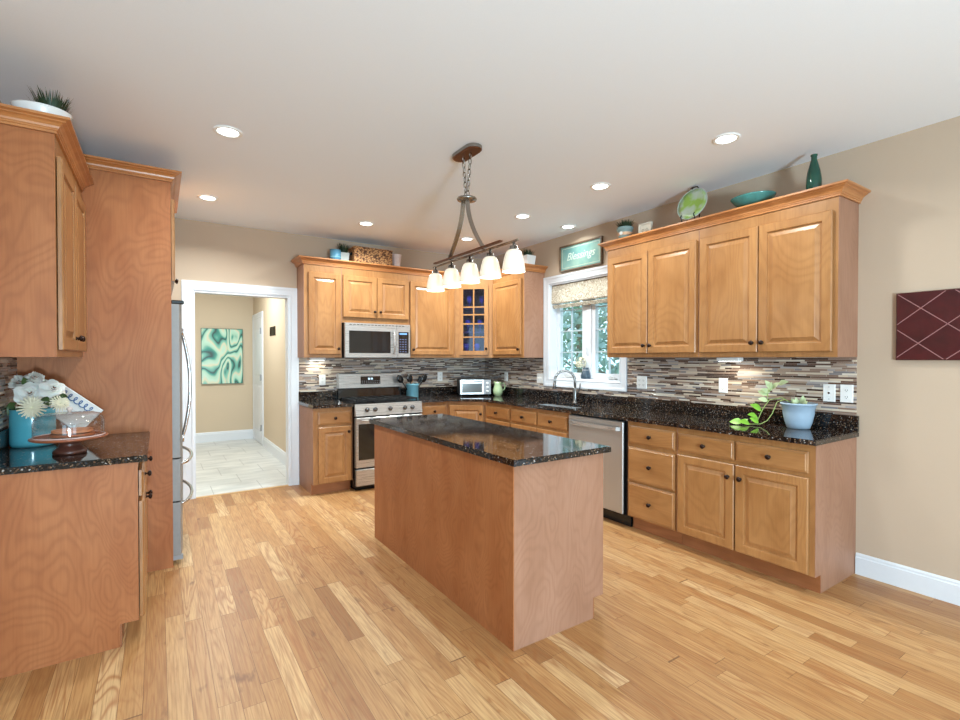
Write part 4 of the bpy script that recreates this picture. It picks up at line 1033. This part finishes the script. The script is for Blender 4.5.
mb = MB(); mb.smooth = True; mb.lathe([(.035, 0), (.052, .01), (.060, .04), (.060, .125), (.055, .125), (.050, .03), (.02, .02)], (0, 0, 0), 24); mb.build('cup_body', SKYB, e)
MB().lathe([(.0605, .040), (.0612, .041), (.0612, .050), (.0605, .051)], (0, 0, 0), 24).build('cup_band', TEALC, e)
e = thing('candle_pot', 'white ceramic candle cup right of the wicker basket', 'cup', (2.325, 5.32, ZR))
mb = MB(); mb.smooth = True; mb.lathe([(.042, 0), (.046, .005), (.062, .155), (.064, .160), (.058, .160), (.048, .02), (.02, .015)], (0, 0, 0), 24); mb.build('cup_body', plain('blush_white_ceramic', (232, 220, 220), .4), e)
MB().lathe([(.049, .06), (.0495, .07)], (0, 0, 0), 20).build('candle_wax', PETALC, e)

def basket():
    t = NT('woven_wicker'); co = t.n('ShaderNodeTexCoord').outputs['Object']
    v = t.n('ShaderNodeTexVoronoi', i_Vector=t.n('ShaderNodeMapping', i_Vector=co, i_Scale=(42, 42, 80)).outputs[0], i_Scale=1.0)
    c = t.ramp(v.outputs['Distance'], [(.05, srgb(216, 176, 122)), (.4, srgb(184, 134, 84)), (.7, srgb(78, 46, 28))])
    t.set(Base_Color=c, Roughness=.7); t.bump(t.math('MULTIPLY', v.outputs['Distance'], -1.0), .8, .006)
    e = thing('wicker_basket', 'rectangular brown wicker basket on the back wall cabinets', 'basket', (2.018, 5.335, ZR))
    x, y, h = .225, .10, .178; th = .012
    mb = MB(); mb.cham(-x, x, -y, -y+th, 0, h, .003).cham(-x, x, y-th, y, 0, h, .003).cham(-x, -x+th, -y+th, y-th, 0, h, .003).cham(x-th, x, -y+th, y-th, 0, h, .003).box(-x+th, x-th, -y+th, y-th, 0, .008)
    mb.build('basket_body', t.mat, e)
    mb = MB(); mb.smooth = True; mb.tube([(-x, -y, h), (x, -y, h), (x, y, h), (-x, y, h), (-x, -y, h)], .008, 6); mb.build('rim', t.mat, e)
    MB().cham(-x-.004, -x-.0005, -.035, .035, .100, .130, .001).build('handle_opening', DARKGAP, e)
basket()

def top_items_right():
    # small framed scroll block
    e = thing('framed_block', 'small whitewashed frame with scroll carving beside the ribboned pot', 'frame', (3.52, 2.733, ZR), RW)
    W = .064
    MB().box(-W, W, 0, .02, 0, .120).build('block', plain('whitewash', (206, 200, 184), .7, var=.08), e)
    MB().loft([ringrect(-W, W, .0, .120, i, y) for i, y in ((0, -.0005), (0, -.008), (.012, -.008), (.016, -.002))], True, False).build('frame', plain('cream_wash', (222, 216, 200), .7), e)
    mb = MB(); mb.smooth = True
    for q in (-.02, .02): mb.tube([(q+.014*cos(a*.5)*(1-a/16), -.004, .052+.022*sin(a*.5)*(1-a/16)) for a in range(13)], .002, 5)
    mb.build('carving', plain('grey_wash', (150, 146, 134), .7), e)
    # plate on stand
    c = (3.475, 2.250, ZR)
    st = thing('plate_stand', 'black wire stand holding the green glass plate', 'stand', c, RW)
    mb = MB(); mb.smooth = True
    for sx in (-.055, .055):
        mb.tube([(sx, -.062, .062), (sx-.004, -.072, .050), (sx, -.060, .022), (sx, -.062, .003), (sx, .0, .004), (sx*.7, .075, .004)], .0045, 6)
        mb.tube([(sx, .0, .004), (sx*.6, .040, .17), (sx*.4, .050, .262), (sx*.4, .022, .284), (sx*.4, .006, .276)], .0045, 6)
    mb.tube([(-.022, .022, .284), (.022, .022, .284)], .0045, 6)
    mb.build('stand_wire', BLKM, st)
    t = NT('green_glass'); co = t.n('ShaderNodeTexCoord').outputs['Object']
    nz = t.n('ShaderNodeTexNoise', i_Vector=co, i_Scale=9.0, i_Detail=2.0).outputs[0]
    t.set(Base_Color=t.ramp(nz, [(.36, srgb(150, 184, 80)), (.46, srgb(176, 196, 158)), (.54, srgb(186, 198, 186)), (.64, srgb(160, 186, 110))]), Roughness=.1, Coat_Weight=.5)
    pl = thing('green_plate', 'round mottled green glass plate standing on the right cabinets', 'plate', (c[0], c[1], ZR))
    Mx = Matrix.Translation((-.004, 0, .148)) @ Matrix.Rotation(R(14), 4, 'Y')
    mb = MB(); mb.smooth = True
    mb.lathe([(.03, .012), (.085, .006), (.088, .004), (.122, -.004), (.124, -.008), (.085, -.002), (.03, .004)], (0, 0, 0), 36, 'x'); mb.xf(Mx); mb.build('plate_body', t.mat, pl)
    mb = MB(); mb.smooth = True
    mb.tube([(0, .124*cos(pi*2*i/36), .124*sin(pi*2*i/36)) for i in range(37)], .003, 6, False); mb.xf(Matrix.Translation((-.012, 0, .148)) @ Matrix.Rotation(R(14), 4, 'Y')); mb.build('plate_rim', plain('pale_rim_glass', (190, 206, 196), .15), pl)
    # bowl
    e = thing('glass_bowl', 'wide shallow teal glass bowl on the right cabinets', 'bowl', (3.505, 1.805, ZR))
    mb = MB(); mb.smooth = True
    mb.loft([[(r*.95*cos(2*pi*i/40), r*1.12*sin(2*pi*i/40), z) for i in range(40)] for r, z in ((.04, 0), (.05, .004), (.105, .045), (.130, .078), (.132, .084), (.124, .080), (.095, .050), (.045, .012))], True, True)
    mb.build('bowl_body', TEALB, e)
    # bottle vase
    e = thing('bottle_vase', 'dark green bottle vase on the near end of the right cabinets', 'vase', (3.50, 1.418, ZR))
    mb = MB(); mb.smooth = True
    mb.lathe([(.034, 0), (.038, .004), (.044, .05), (.043, .09), (.036, .14), (.024, .19), (.017, .215), (.0165, .235), (.020, .243), (.020, .248), (.014, .247), (.012, .22)], (0, 0, 0), 28); mb.build('vase_body', DKGREEN, e)
top_items_right()
def left_top():
    Z = 2.4565; c = (-.465, 3.00, Z)
    e = thing('white_bowl', 'wide white oval planter bowl on the upper left cabinet', 'bowl', c)
    mb = MB(); mb.smooth = True
    mb.loft([[(r*1.0*cos(2*pi*i/40), r*.8*sin(2*pi*i/40), z) for i in range(40)] for r, z in ((.06, 0), (.065, .004), (.092, .045), (.108, .078), (.108, .082), (.102, .080), (.085, .045), (.05, .02))], True, True)
    mb.build('bowl_body', WCER, e)
    g = thing('potted_grass', 'spiky green grass growing from the white bowl on the upper left cabinet', 'plant', (c[0]+.035, c[1], Z+.045))
    MB().lathe([(.070, 0), (.068, .006)], (-.035, 0, 0), 20, 'z', (1, .8)).build('soil', SOIL, g)
    mb = MB(); grass_tuft(mb, (0, 0, .005), .045, .145, 260, .007, .42, random.Random(21)); mb.build('foliage', LEAFD, g)
left_top()

# ------------------------------------------------------------------ counter things
def utensil_crock():
    c = (2.552, 5.36, CT)
    e = thing('utensil_crock', 'pale teal crock on the worktop right of the range', 'crock', c)
    mb = MB(); mb.smooth = True; mb.lathe([(.070, 0), (.074, .006), (.072, .14), (.078, .145), (.080, .165), (.072, .165), (.066, .14), (.064, .012)], (0, 0, 0), 28); mb.build('crock_body', TEALC, e)
    for k, (x, y, kind, lab) in enumerate(((-.038, .0, 's', 'black ladle leaning left in the teal crock'), (.0, .02, 'w', 'wooden spatula upright in the teal crock'), (.037, .0, 's', 'black slotted spoon leaning right in the teal crock'), (-.015, -.03, 's', 'black spoon at the front of the teal crock'), (.02, -.02, 'f', 'black turner at the front right of the teal crock'))):
        u = thing('cooking_utensil', lab, 'utensil', (c[0]+x*.4, c[1]+y*.4, CT+.013), 0, 'utensils in the teal crock')
        m = WOODP if kind == 'w' else BLACK
        tx, ty, tz = x*3.0, y*1.5, .165
        mb = MB(); mb.smooth = True; mb.tube([(0, 0, .004), (tx, ty, tz)], .007, 6); mb.build('handle', m, u)
        mb = MB()
        if kind == 's': mb.smooth = True; mb.lathe([(.004, 0), (.034, .02), (.040, .055), (.030, .095), (.004, .112)], (0, 0, 0), 12, 'z', (1, .30))
        else: mb.cham(-.024, .024, -.004, .004, 0, .075, .002)
        mb.xf(Matrix.Translation((tx, ty, tz)) @ Matrix.Rotation(x*16, 4, 'Y')); mb.build('head', m, u)
utensil_crock()
def toaster_oven():
    e = thing('toaster_oven', 'small silver toaster oven in the back corner of the worktop', 'toaster oven', (3.33, 5.19, CT), R(-24))
    W, H_, D = .40, .215, .27
    MB().cham(-W/2, W/2, -D/2, D/2, .014, H_, .012).build('body', BLKM, e)
    for x in (-W/2+.03, W/2-.03):
        for y in (-D/2+.03, D/2-.03): MB().lathe([(.012, 0), (.012, .0135)], (x, y, 0), 10).build('foot', BLACK, e)
    f = -D/2-.0005
    MB().box(W/2-.095, W/2-.008, f-.006, f, .025, H_-.012).build('control_panel', GREYP, e)
    d = MB().box(-W/2+.008, W/2-.098, f-.012, f, .025, H_-.012).build('door', STEEL, e)
    MB().box(-W/2+.03, W/2-.118, f-.0135, f-.0122, .045, H_-.055).build('door_glass', plain('smoky_glass', (96, 96, 94), .1, .5), d)
    mb = MB(); mb.smooth = True; mb.tube([(-W/2+.03, f-.028, H_-.035), (W/2-.12, f-.028, H_-.035)], .007, 8).tube([(-W/2+.04, f-.012, H_-.035), (-W/2+.04, f-.028, H_-.035)], .005, 6).tube([(W/2-.13, f-.012, H_-.035), (W/2-.13, f-.028, H_-.035)], .005, 6); mb.build('handle', CHROME, d)
    for z in (.06, .11, .16):
        mb = MB(); mb.smooth = True; mb.lathe([(.017, 0), (.015, .014), (.008, .016)], (W/2-.05, f-.0065, z), 14, 'y'); mb.build('dial', PLAS, e)
toaster_oven()
e = thing('pitcher', 'sage green pitcher beside the toaster oven', 'pitcher', (3.545, 4.965, CT), R(-30))
mb = MB(); mb.smooth = True; mb.lathe([(.040, 0), (.045, .005), (.060, .04), (.062, .075), (.050, .12), (.040, .145), (.046, .175), (.043, .175), (.036, .145), (.03, .12)], (0, 0, 0), 26); mb.build('pitcher_body', GREENP, e)
mb = MB(); mb.smooth = True; mb.tube([(.040, 0, .155), (.075, 0, .160), (.092, 0, .125), (.082, 0, .085), (.058, 0, .065)], .008, 8); mb.build('handle', GREENP, e)
mb = MB(); mb.smooth = True; mb.lathe([(.010, 0), (.018, .018), (.016, .022)], (-.040, 0, .154), 10); mb.build('spout', GREENP, e)

def sill_vase():
    xs, z = XR+.055, WZ0+.0125; y = 3.687
    e = thing('sill_vase', 'dark blue-grey vase on the window sill', 'vase', (xs, y, z))
    mb = MB(); mb.smooth = True; mb.lathe([(.044, 0), (.050, .004), (.052, .03), (.046, .06), (.032, .085), (.028, .10), (.032, .118), (.028, .118), (.020, .09)], (0, 0, 0), 24); mb.build('vase_body', plain('blue_grey_stoneware', (62, 78, 92), .3, var=.15), e)
    MB().lathe([(.032, .088), (.0325, .09), (.0305, .096), (.0295, .097)], (0, 0, 0), 20).build('neck_band', GREYP, e)
    f = thing('hydrangea_stem', 'cream white flower head in the window sill vase', 'flowers', (xs-.005, y+.06, z+.12))
    mb = MB(); mb.smooth = True; mb.tube([(.005, -.060, -.06), (.005, -.050, .0), (0, 0, .03)], .003, 6); mb.build('stem', LEAFD, f)
    rs = random.Random(4); mb = MB(); mb.smooth = True
    for k in range(70):
        a = rs.uniform(0, 2*pi); ph = rs.uniform(-.9, 1.5); d = Vector((cos(a)*cos(ph), sin(a)*cos(ph), sin(ph))); p = Vector((0, .01, .05))+d*.054
        for q in range(4):
            s1 = d.orthogonal().normalized(); s2 = d.cross(s1); dd = s1*cos(q*pi/2+k)+s2*sin(q*pi/2+k); petal(mb, p, dd, d, .016, .014, 1.1, .2)
    mb.build('flower_head', PETALC, f)
sill_vase()

# ------------------------------------------------------------------ wall decoration
def text_mesh(name, body, size, m, parent, M, shear=0.35, ext=.001):
    c = bpy.data.curves.new(name, 'FONT'); c.body = body; c.size = size; c.shear = shear; c.extrude = ext; c.align_x = 'CENTER'; c.align_y = 'CENTER'
    t = bpy.data.objects.new('tmp_text', c); COL.objects.link(t)
    dg = bpy.context.evaluated_depsgraph_get(); me = bpy.data.meshes.new_from_object(t.evaluated_get(dg)); bpy.data.objects.remove(t)
    me.transform(M); me.materials.clear(); me.materials.append(m)
    o = bpy.data.objects.new(name, me); COL.objects.link(o); o.parent = parent; return o
def sign():
    e = thing('wall_sign', 'teal framed sign with white script on the wall above the window', 'sign', (XR-.001, 3.700, 2.476), RW)
    W, H_ = .305, .140
    t = NT('teal_board'); co = t.n('ShaderNodeTexCoord').outputs['Object']
    nz = t.n('ShaderNodeTexNoise', i_Vector=co, i_Scale=5.0, i_Detail=3.0).outputs[0]
    t.set(Base_Color=t.ramp(nz, [(.35, srgb(98, 146, 146)), (.65, srgb(148, 178, 164))]), Roughness=.35)
    MB().box(-W+.01, W-.01, -.018, 0, -H_+.01, H_-.01).build('board', t.mat, e)
    mb = MB(); mb.loft([[(x*(W+o_), y, z*(H_+o_)) for o_, y in ((-.016, -.0182), (-.016, -.028), (0, -.030), (0, 0))] for x, z in ((-1, -1), (1, -1), (1, 1), (-1, 1), (-1, -1))], False, False)
    mb.build('frame', plain('aged_wood_frame', (104, 84, 64), .5, var=.2), e)
    mb = MB(); i = .035
    for b in ((-W+i, W-i, H_-i-.003, H_-i), (-W+i, W-i, -H_+i, -H_+i+.003), (-W+i, -W+i+.003, -H_+i, H_-i), (W-i-.003, W-i, -H_+i, H_-i)): mb.box(b[0], b[1], -.0192, -.0182, b[2], b[3])
    mb.build('inner_border', PETALC, e)
    M = Matrix.Translation((0, -.0192, .005)) @ Matrix.Rotation(pi/2, 4, 'X')
    text_mesh('lettering', 'Blessings', .115, plain('faded_white_lettering', (206, 216, 204), .6), e, M)
sign()
def maroon_panel():
    y0, y1, z0, z1 = .56, 1.052, 1.374, 1.775
    e = thing('wall_panel', 'dark maroon panel crossed by pale diagonal lines on the right wall', 'panel', (XR-.001, y1, z0), RW)
    W, H_ = y1-y0, z1-z0
    MB().loft([ringrect(0, W, 0, H_, i, y) for i, y in ((0, 0), (0, -.022), (.004, -.026))]).build('panel_board', MAROON, e, bevel=0)
    mb = MB(); s = .205
    def seg(xa, za, xb, zb):
        # clip to the panel rectangle
        t0, t1 = 0, 1; dx, dz = xb-xa, zb-za
        for p, q in ((-dx, xa-.006), (dx, W-.006-xa), (-dz, za-.006), (dz, H_-.006-za)):
            if abs(p) < 1e-9:
                if q < 0: return
            else:
                r = q/p
                if p < 0: t0 = max(t0, r)
                else: t1 = min(t1, r)
        if t0 < t1: mb.ribbon([(xa+dx*t0, -.0265, za+dz*t0), (xa+dx*t1, -.0265, za+dz*t1)], Vector((-dz, 0, dx)).normalized()*.004, .002)
    for k in range(-3, 6):
        z = H_-.214*k
        seg(0, z, W*1.5, z-W*1.5*.84); seg(0, H_-.1925-.1965*k, W*1.5, H_-.1925-.1965*k+W*1.5*.84)
    mb.build('diagonal_cords', MAROOND, e)
maroon_panel()
def hall_art():
    e = thing('abstract_painting', 'green and cream marbled painting on the far hallway wall', 'painting', (.872, HY-.001, 1.42))
    W, H_ = .303, .455
    t = NT('marbled_paint'); co = t.n('ShaderNodeTexCoord').outputs['Object']
    mp = t.n('ShaderNodeMapping', i_Vector=co, i_Scale=(2.0, 1, .8), i_Rotation=(0, .6, 0)).outputs[0]
    nz = t.n('ShaderNodeTexNoise', i_Vector=mp, i_Scale=1.05, i_Detail=1.8, i_Distortion=.6).outputs[0]
    f = t.math('FRACT', t.math('MULTIPLY', nz, 12.0))
    t.set(Base_Color=t.ramp(f, [(0, srgb(30, 86, 76)), (.10, srgb(70, 150, 130)), (.22, srgb(168, 206, 180)), (.45, srgb(190, 218, 196)), (.62, srgb(216, 206, 172)), (.72, srgb(150, 196, 172)), (.88, srgb(96, 160, 142)), (.97, srgb(44, 66, 56))]), Roughness=.3)
    MB().box(-W, W, -.03, 0, -H_, H_).build('canvas', t.mat, e)
    mb = MB(); b = .006
    for q in ((-W-b, W+b, H_, H_+b), (-W-b, W+b, -H_-b, -H_), (-W-b, -W, -H_, H_), (W, W+b, -H_, H_)): mb.box(q[0], q[1], -.034, 0, q[2], q[3])
    mb.build('frame', plain('dark_green_frame', (52, 82, 70), .4), e)
hall_art()
def hall_word():
    e = thing('wall_decoration', 'small dark metal wall ornament in the hallway right of the painting', 'wall decoration', (HX-.001, 7.44, 1.775), RW)
    mb = MB()
    for x in (-.16, -.055, .055, .16): mb.cham(x-.018, x+.018, -.014, 0, -.065, .065, .003)
    mb.box(-.16, .16, -.008, -.0005, .038, .056).box(-.16, .16, -.008, -.0005, -.056, -.038).box(-.12, .12, -.006, -.0005, -.038, .038)
    mb.build('ornament_body', plain('dark_bronze_letters', (52, 42, 26), .5, .3, var=.3), e)
hall_word()

# things inside the glass-door cabinet
for k, (x, y, z) in enumerate(((3.22, 5.19, 1.414), (3.34, 5.13, 1.414), (3.26, 5.22, 1.716), (3.38, 5.12, 1.716), (3.27, 5.2, 2.016), (3.40, 5.11, 2.016))):
    e = thing('glass_goblet', 'blue glass goblet on a shelf behind the lattice glass door', 'goblet', (x, y, z), 0, 'goblets in the corner cabinet')
    mb = MB(); mb.smooth = True; mb.lathe([(.032, 0), (.032, .003), (.005, .008), (.004, .06), (.02, .075), (.036, .11), (.034, .155), (.031, .155), (.032, .11), (.016, .08)], (0, 0, 0), 18); mb.build('goblet_body', plain('cobalt_glass_%d' % k, (96, 104, 190), .08, .1), e)

# ------------------------------------------------------------------ outside the window
struct(MB().box(XR+.25, XR+40, -20, 45, -1.0, -.9).build('ground', plain('lawn', (150, 160, 112), .9, var=.3, scale=2)))
def tree(loc, h, r, seed, lab):
    rs = random.Random(seed); e = thing('tree', lab, 'tree', loc, 0, 'trees beyond the window')
    mb = MB(); mb.smooth = True
    mb.tube([(0, 0, 0), (.1, .1, h*.4), (0, .2, h*.7), (.1, .1, h)], [.16, .12, .08, .03], 8)
    for _ in range(16):
        a = rs.uniform(0, 2*pi); z = h*rs.uniform(.2, .9); L = r*rs.uniform(.5, 1); mb.tube([(0, .1, z), (cos(a)*L*.5, sin(a)*L*.5, z+L*.3), (cos(a)*L, sin(a)*L, z+L*.5)], [.05, .03, .01], 5)
    mb.build('trunk', plain('bark_%d' % seed, (130, 122, 110), .9), e)
    mb = MB()
    for _ in range(1500):
        a = rs.uniform(0, 2*pi); ph = rs.uniform(-1.3, 1.5); q = r*rs.uniform(.3, 1)
        p = Vector((cos(a)*cos(ph)*q, sin(a)*cos(ph)*q, h*.55+sin(ph)*q*h*.45/r)); s = rs.uniform(.08, .16)
        leaf(mb, p, (rs.uniform(-1, 1), rs.uniform(-1, 1), rs.uniform(-1, 1)), (rs.uniform(-1, 1), rs.uniform(-1, 1), 1), s*1.5, s)
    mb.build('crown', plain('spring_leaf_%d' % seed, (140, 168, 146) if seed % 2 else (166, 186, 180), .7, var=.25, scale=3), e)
for k, (x, y, h, r) in enumerate(((8.0, 6.6, 6.0, 1.7), (9.5, 11.0, 6.5, 2.2), (14.0, 8.2, 8, 2.4), (14.5, 14.5, 8, 2.8), (10.5, 17.5, 7, 2.4), (19.5, 12.0, 9, 3.0), (20, 19, 10, 3.4))):
    tree((x, y, -.9), h, r, k, 'pale green leafy tree seen blurred through the window panes')
